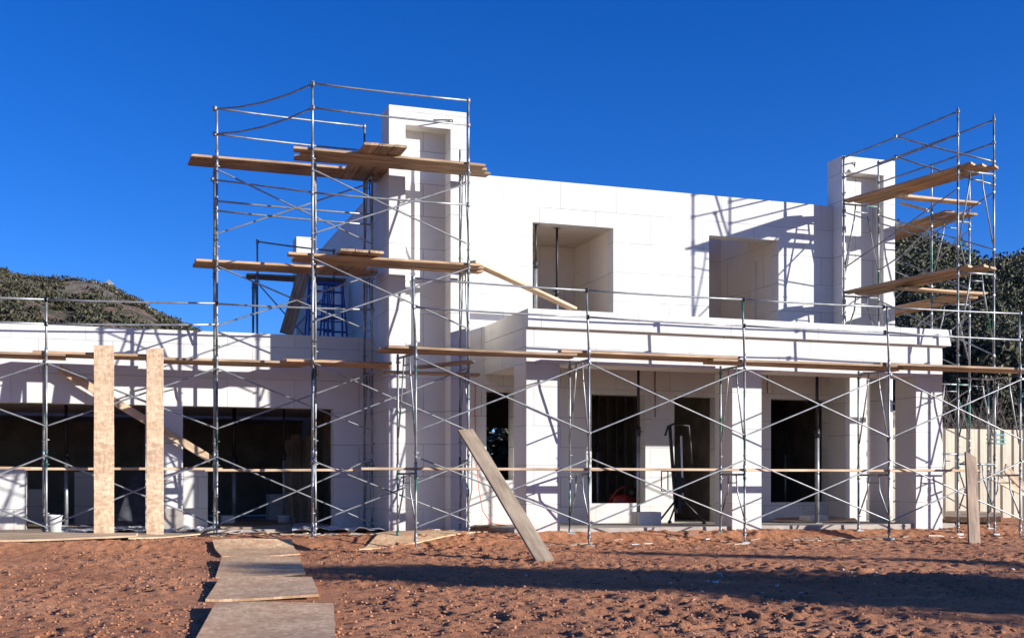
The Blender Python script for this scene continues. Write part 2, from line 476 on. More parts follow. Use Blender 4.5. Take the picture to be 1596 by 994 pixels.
# left chimney (deep lower body with a front niche and a slimmer stack)
zc = sz(606, 161.4, YC)*.5 + sz(726, 177.1, YC)*.5
zsh = sz(583, 277.7, 21.6)
nx0, nx1, zn = sx(632, YC), sx(702, YC), sz(660, 197.5, YC)
ys = [YC, YC+.34, YC+.6, YW-.003]
def chim(x, y, z):
    if y < YC+.34 and nx0 < x < nx1 and z < zn: return False
    if y > YC+.6 and z > zsh: return False
    return True
ch = MB().cells([XCH0, nx0, nx1, XCH1], ys, sorted([.05, zsh, zn, zc]), chim).build('chimney', M_BLOCK, H, bevel=.006)
tag(ch, 'taller white chimney with a full height niche')
# upper storey side wall and rear block
MB().box(XCH0, XCH0+.297, YW, 30.0, zwing-.45, zsh-.15).build('side_wall', M_BLOCK, H)
MB().box(sx(462, 29.0), XCH0-.003, 29.0, 29.6, zwing-.45, sz(485, 370, 29.0)).build('roof_upstand', M_BLOCK, H)
# right chimney
XR0, XR1 = sx(1312.5, YR), XWR
zr = sz(1312, 242.4, YR)
rn0, rn1, zrn = sx(1319, YR), sx(1377, YR), sz(1350, 271, YR)
zbal = sz(822, 480, YP-.1)-.42
ch2 = MB().cells([XR0, rn0, rn1, XR1], [YR, YR+.27, YW-.003, YW+.2], sorted([zbal, zrn, zr, ztop+.004]),
    lambda x, y, z: not (y < YR+.27 and rn0 < x < rn1 and z < zrn) and (y < YW-.01 or z > ztop)).build('chimney', M_BLOCK, H, bevel=.006)
tag(ch2, 'shorter white chimney at the far end')
# portico
C1, C2, C3 = (sx(820, YP), sx(873, YP)), (sx(1141, YP), sx(1187, YP)), (sx(1427.5, YP), sx(1469, YP))
zsof = sz(870, 567, YP)
zfas = sz(822, 509, YP-.1)
for a_, b_ in (C1, C2, C3):
    MB().box(a_, b_, YP, YP+.66, .05, zsof).build('column', M_BLOCK2, H, bevel=.008)
PX0, PX1 = C1[0], C3[1]
zpar = sz(822, 480, YP-.1)
bm = MB().box(PX0, PX1, YP, YP+.66, zsof+.002, zfas)
bm.box(PX0, PX0+.6, YP+.663, YW-.003, zsof+.002, zfas)
bm.build('portico_beam', M_BLOCK2, H, bevel=.006)
bm = MB().box(PX0-.003, PX1+.14, YP-.10, YP+.25, zfas+.003, zpar)
bm.box(PX0-.003, PX0+.30, YP+.253, YW-.003, zfas+.003, zpar)
bm.box(PX1-.20, PX1+.14, YP+.253, YW-.003, zfas+.003, zpar)
bm.build('parapet', M_BLOCK2, H, bevel=.006)
MB().box(PX0+.603, PX1-.22, YP+.663, YW-.003, zfas-.20, zfas-.02).build('balcony_floor', M_CONC, H)
xa = sx(1318, 21.3)
MB().box(xa, sx(1350, 21.3), 21.3, YW-.003, .05, zfas-.21).build('pilaster', M_BLOCK2, H)
MB().lathe((sx(1373, 20.75), 20.75, .05), [(.235, 0), (.235, zfas-.26)], 40).build('round_column', M_BLOCK2, H)
# slabs, storey floors, roofs
fl = MB().box(XL, PX0-.2, YW-.06, 31, -.05, SLAB-.04)
fl.box(PX0-.197, PX1+.35, YP+.06, 31, -.05, SLAB-.002)
fl.build('floor_slab', M_CONC, H)
rf = MB().box(XL, XCH0-.01, YW+.303, 27.2, zgar+.12, zwing-.5)
rf.box(XL, XCH0-.01, 28.4, 31, zgar+.12, zwing-.5)  # unseen gap before this piece, added to let sky light into the wing
rf.build('wing_roof', M_CONC, H)
MB().box(XCH0+.3, XWR, YW+.303, 31, zpar-1.0, zpar-.75).build('upper_floor', M_PALE, H)
# dark unfinished interior: rear walls, side walls, stud partitions
rb = hole(0, 1, 0, 1)
Yb = 30.6
back = [(sx(757, Yb), sx(806, Yb), sz(780, 745, Yb), sz(780, 655, Yb))]
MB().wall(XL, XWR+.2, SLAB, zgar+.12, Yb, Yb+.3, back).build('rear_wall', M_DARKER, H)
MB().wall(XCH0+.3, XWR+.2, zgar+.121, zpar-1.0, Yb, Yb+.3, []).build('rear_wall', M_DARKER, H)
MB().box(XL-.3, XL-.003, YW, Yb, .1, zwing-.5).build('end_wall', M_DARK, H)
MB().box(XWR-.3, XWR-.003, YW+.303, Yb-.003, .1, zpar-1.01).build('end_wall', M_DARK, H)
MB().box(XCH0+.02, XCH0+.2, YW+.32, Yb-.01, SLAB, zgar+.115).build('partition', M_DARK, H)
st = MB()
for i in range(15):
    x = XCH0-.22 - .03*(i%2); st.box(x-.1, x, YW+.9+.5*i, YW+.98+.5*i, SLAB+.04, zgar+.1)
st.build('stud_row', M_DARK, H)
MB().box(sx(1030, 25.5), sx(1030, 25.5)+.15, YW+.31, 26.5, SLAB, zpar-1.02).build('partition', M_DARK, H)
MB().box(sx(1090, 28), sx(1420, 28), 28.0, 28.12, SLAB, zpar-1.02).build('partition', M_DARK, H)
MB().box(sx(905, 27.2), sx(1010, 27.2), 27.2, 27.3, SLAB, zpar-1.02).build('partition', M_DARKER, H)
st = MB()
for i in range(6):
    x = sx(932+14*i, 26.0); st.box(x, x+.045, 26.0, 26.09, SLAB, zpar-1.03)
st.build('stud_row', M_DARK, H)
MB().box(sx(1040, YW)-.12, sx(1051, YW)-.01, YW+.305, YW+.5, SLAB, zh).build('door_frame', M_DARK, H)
# upper rooms
xr1 = sx(956, YW)+.02; yb1 = 24.1
MB().box(sx(830, YW)-1.6, xr1-.003, yb1, yb1+.2, zpar-.75, zu1+.15).build('room_wall', M_ROOM, H)
MB().box(xr1, xr1+.2, YW+.303, yb1+.2, zpar-.75, zu1+.15).build('room_wall', M_ROOM, H)
MB().box(sx(830, YW)-.35, xr1-.003, YW+.303, yb1-.003, zu1+.04, zu1+.24).build('room_ceiling', M_ROOM, H)  # cut short over the hidden left bay so sky light enters
MB().box(sx(830, YW)-1.8, sx(830, YW)-1.603, YW+.303, yb1+.2, zpar-.75, zu1+.15).build('room_wall', M_ROOM, H)  # unseen wall added to bounce sunlight back into the room
xr2 = sx(1213.5, YW)+.02
yb2 = 24.5
zr2 = ztop-.04
MB().box(xr2-3.2, xr2-.003, yb2, yb2+.2, zpar-.75, zr2).build('room_wall', M_ROOM, H)
MB().box(xr2, xr2+.2, YW+.303, yb2+.2, zpar-.75, zr2).build('room_wall', M_ROOM, H)
MB().box(xr2-3.2, xr2-.003, YW+.303, 23.5, zr2-.4, zr2-.2).build('room_ceiling', M_ROOM, H)  # shaped to cover the front only; open rear lets light in
MB().box(xr2-.05, xr2-.003, 22.9, 23.0, zpar-.75, zu2-.28).build('door_jamb', M_ROOM, H)
MB().box(xr2-3.4, xr2-3.203, YW+.303, yb2-.003, zpar-.75, zr2).build('room_wall', M_ROOM, H)  # out of sight, added to throw sunlight onto the other walls
MB().box(XCH0+.3, XWR, 28.2, 30, ztop-.7, ztop-.5).build('upper_roof', M_CONC, H)

# ------------------------------------------------------------------ scaffold kit
TR = .0205
def frame(root, pn, pr, z0, z1, flip=False, mid=None, feet=False):
    """one welded walk-up frame: two legs, a head bar and two raking struts"""
    pn = Vector((*pn, 0)); pr = Vector((*pr, 0)); d = pr-pn
    m = MB()
    P = lambda t, z: (pn + d*t) + Vector((0,0,z))
    m.tube([P(0,z0), P(0,z1+.02)], TR); m.tube([P(1,z0), P(1,z1+.02)], TR)
    m.tube([P(.02,z1-.05), P(.98,z1-.05)], TR*.95)
    h = z1-z0
    if h > .9:
        m.tube([P(.34,z1-.06), P(.30,z1-.35), P(.03,z1-.72*h)], TR*.72, 6)
        m.tube([P(.66,z1-.06), P(.70,z1-.35), P(.97,z1-.72*h)], TR*.72, 6)
        m.tube([P(.32,z1-.2), P(.68,z1-.2)], TR*.6, 6)
    for t in (0, 1):
        m.tube([P(t,z0), P(t,z0+.11)], TR*1.32)
        m.tube([P(t,z1-.14), P(t,z1-.03)], TR*1.28)
        for zz in (z0+.27, z1-.12):
            if z0 < zz < z1: m.tube([P(t,zz)+Vector((-.035,-.01,0)), P(t,zz)+Vector((.05,.0,0))], .011, 6)
    return m.build('frame', M_METAL, root)
def foot(root, p, z1):
    zg = float(soil(np.array(p[0]), np.array(p[1])))
    m = MB().box(p[0]-.075, p[0]+.075, p[1]-.075, p[1]+.075, zg-.03, zg+.012)
    m.tube([(p[0],p[1],zg), (p[0],p[1],z1+.02)], .017)
    m.tube([(p[0],p[1],z1-.06), (p[0],p[1],z1-.02)], .035)
    m.build('base_plate', M_METAL, root)
def brace(root, a, b, name='cross_brace', r=.0145):
    a = Vector(a); b = Vector(b); d = (b-a).normalized()
    m = MB().tube([a, a+d*.05, a+d*.1, (a+b)/2+Vector((0,0,-.006)), b-d*.1, b-d*.05, b], [r*.7, r*.7, r, r, r, r*.7, r*.7], 7)
    m.tube([a+Vector((0,-.02,0)), a+Vector((0,.02,0))], .02, 6); m.tube([b+Vector((0,-.02,0)), b+Vector((0,.02,0))], .02, 6)
    m.build(name, M_BRACE, root)
def xpair(root, pa, pb, za, zb):
    o = Vector((0,-.035,0))
    brace(root, Vector((*pa, zb))+o, Vector((*pb, za))+o); brace(root, Vector((*pa, za))+o*1.6, Vector((*pb, zb))+o*1.6)
def rail(root, a, b, sag=.012, r=.0175, name='guard_rail', m=None):
    a = Vector(a); b = Vector(b); d = (b-a).normalized(); mid = (a+b)/2 - Vector((0,0,sag))
    g = MB().tube([a-d*.03, a*.75+b*.25-Vector((0,0,sag*.75)), mid, a*.25+b*.75-Vector((0,0,sag*.75)), b+d*.03], r, 7)
    for e in (a, b): g.tube([e-Vector((0,0,.035)), e+Vector((0,0,.035))], .031, 7)
    g.build(name, m or M_BRACE, root)
def post(root, p, z0, z1, name='guard_post', lean=(0,0)):
    m = MB().tube([(p[0],p[1],z0), (p[0]+lean[0],p[1]+lean[1],z1)], TR*.95)
    m.tube([(p[0],p[1],z0), (p[0],p[1],z0+.14)], TR*1.3)
    m.build(name, M_METAL, root)

def board(name, p, q, w, t, m, label=None, cat='plank', group=None, up=(0,0,1), warp=.008, seg=8, taper=0):
    """a sawn board from p to q: its own local X runs along the grain"""
    p = Vector(p); q = Vector(q); X = (q-p); Ln = X.length; X.normalize()
    Yv = Vector(up).cross(X).normalized(); Zv = X.cross(Yv)
    M = MB(); rows = []
    ph = random.random()*6; w2 = warp*random.uniform(.4, 1.3)
    ch = min(.006, t*.2)
    for i in range(seg+1):
        x = Ln*i/seg; z = w2*math.sin(ph+3.0*i/seg)
        tw = .25*w2*math.cos(ph*2+2.2*i/seg)
        ww = w/2*(1 + .012*math.sin(ph*3+i*1.7))
        prof = [(-ww,-t/2+ch),(-ww+ch,-t/2),(ww-ch,-t/2),(ww,-t/2+ch),(ww,t/2-ch),(ww-ch,t/2),(-ww+ch,t/2),(-ww,t/2-ch)]
        xo = 0
        if i in (0, seg): xo = random.uniform(-.015,.015)
        rows.append(len(M.v)); M.v += [(x + xo*(a/ww if ww else 0), a, z + b + tw*a/ww) for a, b in prof]
    for i in range(seg):
        for j in range(8):
            a, b = rows[i], rows[i+1]; M.f.append([a+j, b+j, b+(j+1)%8, a+(j+1)%8])
    M.f.append([rows[0]+j for j in range(8)]); M.f.append([rows[-1]+j for j in range(8)][::-1])
    me = bpy.data.meshes.new(name); me.from_pydata(M.v, [], M.f); me.materials.append(m); me.update()
    o = bpy.data.objects.new(name, me); col.objects.link(o)
    R = Matrix((X, Yv, Zv)).transposed().to_4x4(); R.translation = p
    o.matrix_world = R; BASE[o.name] = tuple(p)
    if label: tag(o, label, cat, group)
    return o

# ---------------------------------------------------------------- scaffold along the portico
YF0, YF1 = 18.54, 19.39
FX = [sx(u, YF0) for u in (648, 918, 1160.5, 1385.5, 1590)]
FR = [sx(u, YF1) for u in (620, 888, 1123, 1338, 1540)]
S1 = thing('scaffold', (FX[2], YF0, 0), 'long two lift scaffold standing along the front of the portico', 'scaffold')
zj, zt = 1.64, 3.24
for i, x in enumerate(FX):
    za = float(gz(x, YF0))+.16
    frame(S1, (x, YF0), (FR[i], YF1), za, zj-.36)
    m = MB()
    frame(S1, (x, YF0), (FR[i], YF1), zj-.34, zt)
    foot(S1, (x, YF0), za+.03); foot(S1, (FR[i], YF1), za+.05)
    ph = sz((643, 913, 1157, 1375, 1588)[i], (433, 452, 466, 478, 489)[i], YF0)
    post(S1, (x, YF0), zt+.02, ph+.03, lean=(-.05 if i < 4 else -.03, 0))
    if i < 4:
        xpair(S1, (x, YF0), (FX[i+1], YF0), .36, 1.50)
        xpair(S1, (x, YF0), (FX[i+1], YF0), 1.93, 3.12)
tops = [pt(643, 434, YF0), pt(913, 453, YF0), pt(1157, 467, YF0), pt(1375, 478.5, YF0), pt(1588, 489, YF0)]
mids = [pt(644, 479, YF0), pt(915, 494.5, YF0), pt(1158, 508, YF0), pt(1377, 518, YF0), pt(1589, 530, YF0)]
for i in range(4):
    o = Vector((0, -.04, 0))
    rail(S1, tops[i]+o, tops[i+1]+o); rail(S1, mids[i]+o, mids[i+1]+o)
# support legs under the end tower
for u in (1493, 1550):
    pass
SX0, SX1 = sx(1493, 18.98), sx(1550, 18.98)
frame(S1, (SX0, 18.98), (SX1, 18.98), .2, 1.5); frame(S1, (SX0, 18.98), (SX1, 18.98), 1.52, 3.2)
foot(S1, (SX0, 18.98), .24); foot(S1, (SX1, 18.98), .24)
# deck planks
dk = [(594, 896, 0), (868, 1140, .046), (1106, 1395, 0), (1372, 1640, .046)]
names = ['left end', 'bay before the second column', 'bay beside the third column', 'right end']
rows = ['front', 'middle', 'rear']
for b, (ua, ub, dz) in enumerate(dk):
    for r in range(3):
        y = 18.70 + .25*r
        ja, jb = random.uniform(-.12,.12), random.uniform(-.12,.12)
        board('scaffold_plank', (sx(ua, y)+ja, y, zt+.045+dz), (sx(ub, y)+jb, y, zt+.045+dz), .235, .044, M_PLANK,
              f'{rows[r]} brown plank of the portico scaffold deck, {names[b]}', 'plank', 'planks decking the portico scaffold')
# knee height planks lying on the lower frames
y = 18.68
zk = sz(900, 731.5, y)
for i, (ua, ub) in enumerate(((562, 935), (905, 1190), (1160, 1420), (1395, 1520))):
    board('scaffold_plank', (sx(ua, y), y, zk+.0+.012*(i%2)), (sx(ub, y), y, zk+.012*(i%2)), .22, .044, M_PALE,
          f'pale {("longest","second","third","short last")[i]} plank at knee height along the portico scaffold, counted from the chimney', 'plank', 'planks on the lower frames')

# ---------------------------------------------------------------- tower in front of the chimney
YA0, YA1 = 19.62, 20.42
AX = [sx(487, YA0), sx(730, YA0)]; AR = [sx(491.5, YA1), sx(717, YA1)]
S2 = thing('scaffold', (sum(AX)/2, YA0, .15), 'tall four lift scaffold tower in front of the taller chimney', 'scaffold')
lv = [sz(487, 566, YA0), sz(487, 400, YA0), sz(487, 236, YA0)]
for i, x in enumerate(AX):
    zb = .30
    h0 = (lv[0]-zb)*.44+zb
    frame(S2, (x, YA0), (AR[i], YA1), zb, h0); frame(S2, (x, YA0), (AR[i], YA1), h0+.02, lv[0])
    frame(S2, (x, YA0), (AR[i], YA1), lv[0]+.02, lv[1]); frame(S2, (x, YA0), (AR[i], YA1), lv[1]+.02, lv[2])
    foot(S2, (x, YA0), zb+.02); foot(S2, (AR[i], YA1), zb+.02)
    post(S2, (x, YA0), lv[2]+.02, sz((485, 728)[i], (129, 156)[i], YA0)+.02)
    if i: post(S2, (AR[i], YA1), lv[2]+.02, lv[2]+.50)
for (va, vb) in ((265, 365), (403, 502), (565, 668), (718, 815)):
    xpair(S2, (AX[0], YA0), (AX[1], YA0), sz(487, vb, YA0), sz(487, va, YA0))
o = Vector((0,-.04,0))
rail(S2, pt(486, 131, YA0)+o, pt(729, 158, YA0)+o); rail(S2, pt(486, 169, YA0)+o, pt(729, 196, YA0)+o)
rail(S2, pt(486, 301, YA0)+o, pt(729, 320, YA0)+o)
for l, (ua, ub, nm) in enumerate(((440, 610, 'lowest'), (452, 746, 'middle'), (462, 757, 'top'))):
    for r in range(3):
        y = YA0 + .14 + .25*r
        ja, jb = random.uniform(-.06,.06), random.uniform(-.06,.06)
        board('scaffold_plank', (sx(ua, y)+ja, y, lv[l]+.045), (sx(ub, y)+jb, y, lv[l]+.045), .235, .044, M_PLANK,
              f'{rows[r]} plank of the {nm} deck on the chimney tower', 'plank', 'planks decking the chimney tower')
board('scaffold_plank', (sx(600, 19.95), 19.95, lv[0]+.02-.1), (sx(745, 19.95), 19.95, lv[0]-.08), .235, .044, M_PLANK,
      'dark plank under the left end of the portico deck, beside the chimney', 'plank')
board('scaffold_plank', (sx(650, 20.25), 20.25, lv[0]+.06), (sx(735, 19.5), 19.5, lv[0]+.10), .24, .044, M_PLANK,
      'slanting plank linking the chimney tower deck to the portico deck', 'plank')
# cross boards from the back tower out over the chimney tower
YB0, YB1 = 20.98, 21.72
for l, (ua, ub, na) in enumerate(((530, 598, 'middle'), (567, 634, 'top'))):
    for r in range(3):
        y0 = 19.15 if l else 19.35
        xx = sx(ua, y0) + .13 + .25*r
        board('cross_plank', (xx+.0, y0, lv[l+1]+.092), (xx, YB1-.15, lv[l+1]+.092), .235, .042, M_PLANK,
              f'{("left","centre","right")[r]} of three short boards bridging the two towers at the {na} deck', 'plank', 'short boards bridging the two towers')

# ---------------------------------------------------------------- scaffold along the wing and its tall back tower
GX = [sx(72, YB0)*2 - sx(338, YB0), sx(72, YB0), sx(338, YB0), sx(580, YB0)]
GR = [GX[0]+.02, sx(68, YB1), sx(334, YB1), sx(568, YB1)]
S3 = thing('scaffold', (GX[2], YB0, .15), 'scaffold along the low wing rising to a tall tower over the wide openings', 'scaffold')
lb = [sz(338, 565, YB0), sz(338, 410, YB0), sz(338, 248, YB0)]
for i, x in enumerate(GX):
    zb = .30; h0 = (lb[0]-zb)*.42+zb
    frame(S3, (x, YB0), (GR[i], YB1), zb, h0); frame(S3, (x, YB0), (GR[i], YB1), h0+.02, lb[0])
    foot(S3, (x, YB0), zb+.02); foot(S3, (GR[i], YB1), zb+.02)
    if i >= 2:
        frame(S3, (x, YB0), (GR[i], YB1), lb[0]+.02, lb[1]); frame(S3, (x, YB0), (GR[i], YB1), lb[1]+.02, lb[2])
    else:
        post(S3, (x, YB0), lb[0]+.02, sz(72, 466, YB0))
    if i < 3:
        xpair(S3, (x, YB0), (GX[i+1], YB0), sz(338, 818, YB0), sz(338, 712, YB0))
        xpair(S3, (x, YB0), (GX[i+1], YB0), sz(338, 668, YB0), sz(338, 574, YB0))
for (va, vb) in ((265, 365), (415, 508)):
    xpair(S3, (GX[2], YB0), (GX[3], YB0), sz(338, vb, YB0), sz(338, va, YB0))
post(S3, (GX[2], YB0), lb[2]+.02, sz(333, 168, YB0)); post(S3, (GR[3], YB1), lb[2]+.02, sz(567, 196, YB1))
o = Vector((0,-.04,0))
rail(S3, pt(335, 170, YB0)+o, pt(567, 198, YB1)+o); rail(S3, pt(335, 210, YB0)+o, pt(567, 236, YB1)+o)
rail(S3, pt(336, 314, YB0)+o, pt(579, 335, YB0)+o); rail(S3, pt(336, 329, YB0)+o, pt(579, 351, YB0)+o)
rail(S3, (GX[0], YB0-.04, sz(72, 466, YB0)-.02), pt(72, 467, YB0)+o); rail(S3, pt(72, 467, YB0)+o, pt(338, 473, YB0)+o)
rail(S3, (GX[0], YB0-.04, sz(72, 504, YB0)), pt(72, 505, YB0)+o); rail(S3, pt(72, 505, YB0)+o, pt(338, 506, YB0)+o)
rail(S3, pt(338, 474, YB0)+o, pt(580, 483, YB0)+o)
# tied tubes closing the corner between both towers
rail(S2, pt(487, 132, YA0)+o, pt(334, 170, YB0), .10, .016); rail(S2, pt(487, 169, YA0)+o, pt(334, 209, YB0), .10, .016)
rail(S2, pt(487, 300, YA0), pt(331, 280, YB0), .0, .016, 'tie_tube')
bays = [(-190, 102, 0), (52, 250, .046), (228, 470, 0)]
for b, (ua, ub, dz) in enumerate(bays):
    for r in range(3):
        y = YB0 + .13 + .23*r
        board('scaffold_plank', (sx(ua, y), y, lb[0]+.045+dz), (sx(ub, y), y, lb[0]+.045+dz), .22, .044, M_PLANK,
              f'{rows[r]} plank of the low deck over the wing, {("cut by the photo edge","around the two upright panel strips","beside the tall tower")[b]}',
              'plank', 'planks decking the wing scaffold')
for r in range(3):
    y = YB0 + .13 + .23*r
    board('scaffold_plank', (sx(440, y), y, lb[0]+.045+.046), (sx(604, y), y, lb[0]+.091), .22, .044, M_PLANK,
          f'{rows[r]} dark plank of the low deck in the shade beside the chimney', 'plank', 'planks decking the wing scaffold')
for l, (ua, ub, nm) in enumerate(((298, 588, 'middle'), (297, 586, 'top'))):
    for r in range(3):
        y = YB0 + .13 + .23*r
        board('scaffold_plank', (sx(ua, y)+random.uniform(-.04,.08), y, lb[l+1]+.045), (sx(ub, y)+random.uniform(-.08,.04), y, lb[l+1]+.045), .22, .044, M_PLANK,
              f'{rows[r]} plank of the {nm} deck on the tall back tower', 'plank', 'planks decking the back tower')
y = YB0 + .12
zk = sz(300, 730, y)
for i, (ua, ub) in enumerate(((-150, 66), (40, 345), (318, 560))):
    board('scaffold_plank', (sx(ua, y), y, zk-.01*i), (sx(ub, y), y, zk-.01*i), .2, .044, M_PALE,
          ('pale plank at knee height cut by the photo edge', 'pale plank at knee height behind the upright panel strips', 'pale plank at knee height across the right wide opening')[i], 'plank', 'planks on the lower frames')
board('timber_brace', pt(92, 574, YB1+.05), pt(330, 716, YB1+.05), .14, .045, M_PALE,
      'long timber slanting down across the wide opening behind the panel strips', 'timber', up=(0,-1,0))

# ---------------------------------------------------------------- towers round the right chimney
S4 = thing('scaffold', (15.6, 20.0, 3.3), 'end scaffold tower with two decks running back to the shorter chimney', 'scaffold')
YN, YFR = 18.98, 21.25
NX = [sx(1493, YN), sx(1549, YN)]; FRX = [sx(1315, YFR), sx(1369, YFR)]
zd2, zd1 = sz(1493, 262, YN), sz(1493, 420, YN)
zn0 = zt+.09; zf0 = zfas-.02
frame(S4, (NX[0], YN), (NX[1], YN), zn0, zd1); frame(S4, (NX[0], YN), (NX[1], YN), zd1+.02, zd2)
zd1f, zd2f = zd1-.19, zd2-.23
frame(S4, (FRX[0], YFR), (FRX[1], YFR), zf0, zd1f); frame(S4, (FRX[0], YFR), (FRX[1], YFR), zd1f+.02, zd2f)
post(S4, (NX[0], YN), zd2+.02, sz(1493, 168, YN)); post(S4, (NX[1], YN), zd2+.02, sz(1547, 178, YN))
post(S4, (FRX[0], YFR), zd2f+.02, sz(1314.5, 246, YFR)); post(S4, (FRX[1], YFR), zd2f+.02, sz(1365, 250, YFR))
for i in (0, 1):
    za, zb2 = sz(1315, (246, 249)[i], YFR), sz(1493, (174, 180)[i], YN)
    rail(S4, (FRX[i], YFR, za), (NX[i], YN, zb2)); rail(S4, (FRX[i], YFR, za-.42), (NX[i], YN, zb2-.46))
    brace(S4, (FRX[i], YFR, zd1+1.55), (NX[i], YN, zd1+.45)); brace(S4, (FRX[i], YFR, zd1+.35), (NX[i], YN, zd1+1.6))
    if i: brace(S4, (FRX[i], YFR, zf0+1.2), (NX[i], YN, zn0+.3)); brace(S4, (FRX[i], YFR, zf0+.3), (NX[i], YN, zn0+1.5))
rail(S4, pt(1396, 213, YN+.9), pt(1549, 252, YN)); rail(S4, pt(1396, 245, YN+.9), pt(1549, 288, YN))
for l, zz in enumerate((zd1, zd2)):
    for r in range(3):
        f = (.18, .5, .82)[r]
        a = Vector((FRX[0]*(1-f)+FRX[1]*f, YFR, (zd1f, zd2f)[l]+.045)); b = Vector((NX[0]*(1-f)+NX[1]*f, YN, zz+.045))
        d = (b-a).normalized()
        board('scaffold_plank', a-d*.10, b+d*random.uniform(.12,.22), .25, .044, M_PLANK,
              f'{("left","centre","right")[r]} plank of the {("lower","upper")[l]} deck running back to the shorter chimney', 'plank', 'planks on the end tower')
S5 = thing('scaffold', (16.6, 21.5, .15), 'scaffold tower standing beyond the shorter chimney before the dark trees', 'scaffold')
Y50, Y51 = 20.75, 23.7
TX = [sx(1452, Y50), sx(1511, Y50)]
TX = [max(TX[0], PX1+.2), TX[1]]
zz1, zz2 = sz(1452, 468, Y50), sz(1452, 338, Y50)
for yy in (Y50, Y51):
    frame(S5, (TX[0], yy), (TX[1], yy), .28, 1.75); frame(S5, (TX[0], yy), (TX[1], yy), 1.77, 3.25)
    frame(S5, (TX[0], yy), (TX[1], yy), 3.27, zz1); frame(S5, (TX[0], yy), (TX[1], yy), zz1+.02, zz2)
    for x in TX: foot(S5, (x, yy), .3)
for x in TX:
    post(S5, (x, Y50), zz2+.02, sz(1511, 262, Y50))
    for (a_, b_) in ((.5, 1.6), (2.0, 3.1), (3.5, 4.7), (zz1+.3, zz2-.2)):
        brace(S5, (x, Y50, a_), (x, Y51, b_)); brace(S5, (x, Y50, b_), (x, Y51, a_))
for l, zz in enumerate((zz1, zz2)):
    for r in range(3):
        x = TX[0] + (.16, .42, .68)[r]*(TX[1]-TX[0])/.85
        board('scaffold_plank', (x, Y50-.35, zz+.045), (x, Y51+.3, zz+.045), .235, .044, M_PLANK,
              f'{("left","centre","right")[r]} plank of the {("lower","upper")[l]} deck behind the shorter chimney', 'plank', 'planks behind the chimney')
for l, (zz, ua, ub, va, vb) in enumerate(((zz1, 1400, 1534, 449, 458), (zz2, 1400, 1523, 306, 318))):
    for r in range(2):
        y = Y50 - .28 - .27*r
        board('cross_plank', pt(ua+10*r, va+1*r, y), pt(ub-4*r, vb, y), .23, .042, M_PALE,
              f'{("rear","front")[r]} pale cross board over the {("lower","upper")[l]} deck beyond the chimney', 'plank', 'pale cross boards')
board('cross_plank', pt(1404, 318, 20.6), pt(1446, 327, 20.1), .2, .042, M_PALE, 'short pale stub board tilted beneath the upper decks', 'plank')

# roof top scaffold behind the wing parapet
zrf = zwing-.5
S6 = thing('scaffold', (sx(420, 24.6), 24.6, zrf), 'small trestle scaffold on the wing roof behind the back tower', 'scaffold')
kx = [sx(401, 24.6), sx(520, 24.6)]
zk1 = sz(401, 430, 24.6)
for x in kx:
    frame(S6, (x, 24.6), (x, 25.4), zrf, zk1)
post(S6, (kx[0], 24.6), zk1+.02, sz(401, 372, 24.6)); post(S6, (kx[1], 24.6), zk1+.02, sz(401, 380, 24.6))
rail(S6, (kx[0], 24.56, sz(401, 377, 24.6)), (kx[1], 24.56, sz(401, 384, 24.6)))
xpair(S6, (kx[0], 24.6), (kx[1], 24.6), zrf+.15, zk1-.15)
for r in range(2):
    y = 24.8+.28*r
    board('scaffold_plank', (sx(384, y), y, zk1+.045), (sx(540, y), y, zk1+.045), .24, .044, M_PLANK,
          ('front','rear')[r]+' plank of the low deck on the wing roof', 'plank', 'planks on the roof trestle')
board('leaning_plank', pt(446, 520, 23.4), pt(474, 424, 23.9), .26, .044, M_PLANK, 'dark brown plank leaning upright on the wing roof beside blue ladders', 'plank', up=(0,-1,0))

def ladder(u, Y, w, hgt, label, twist=0.0):
    x = sx(u, Y)
    t = thing('step_ladder', (x, Y, zrf), label, 'ladder', 'blue ladders on the wing roof')
    for (yo, yt, nm) in ((-.35, 0, 'rail'), (.45, .08, 'back_leg')):
        for s in (-1, 1):
            MB().bar((x+s*w/2, Y+yo, zrf), (x+s*w*.34, Y+yt, zrf+hgt), .03, .08, (0,1,0)).build(nm, M_BLUE, t)
    n = 6
    for i in range(1, n+1):
        f = i/(n+.6)
        MB().box(x-w*(.5-.16*f)+.02, x+w*(.5-.16*f)-.02, Y-.35*(1-f)-.04, Y-.35*(1-f)+.04, zrf+hgt*f, zrf+hgt*f+.03).build('step', M_BLUE, t)
        if i in (2, 4): MB().tube([(x-w*(.5-.16*f), Y+.45-.37*f, zrf+hgt*f), (x+w*(.5-.16*f), Y+.45-.37*f, zrf+hgt*f)], .012, 6).build('back_bar', M_BLUE, t)
    MB().box(x-w*.36, x+w*.36, Y-.06, Y+.14, zrf+hgt, zrf+hgt+.05).build('top_cap', M_BLUE, t)
ladder(497, 23.6, .55, 1.75, 'blue step ladder on the wing roof nearest the leaning dark plank')
ladder(520, 24.2, .55, 1.85, 'blue step ladder on the wing roof nearest the chimney')

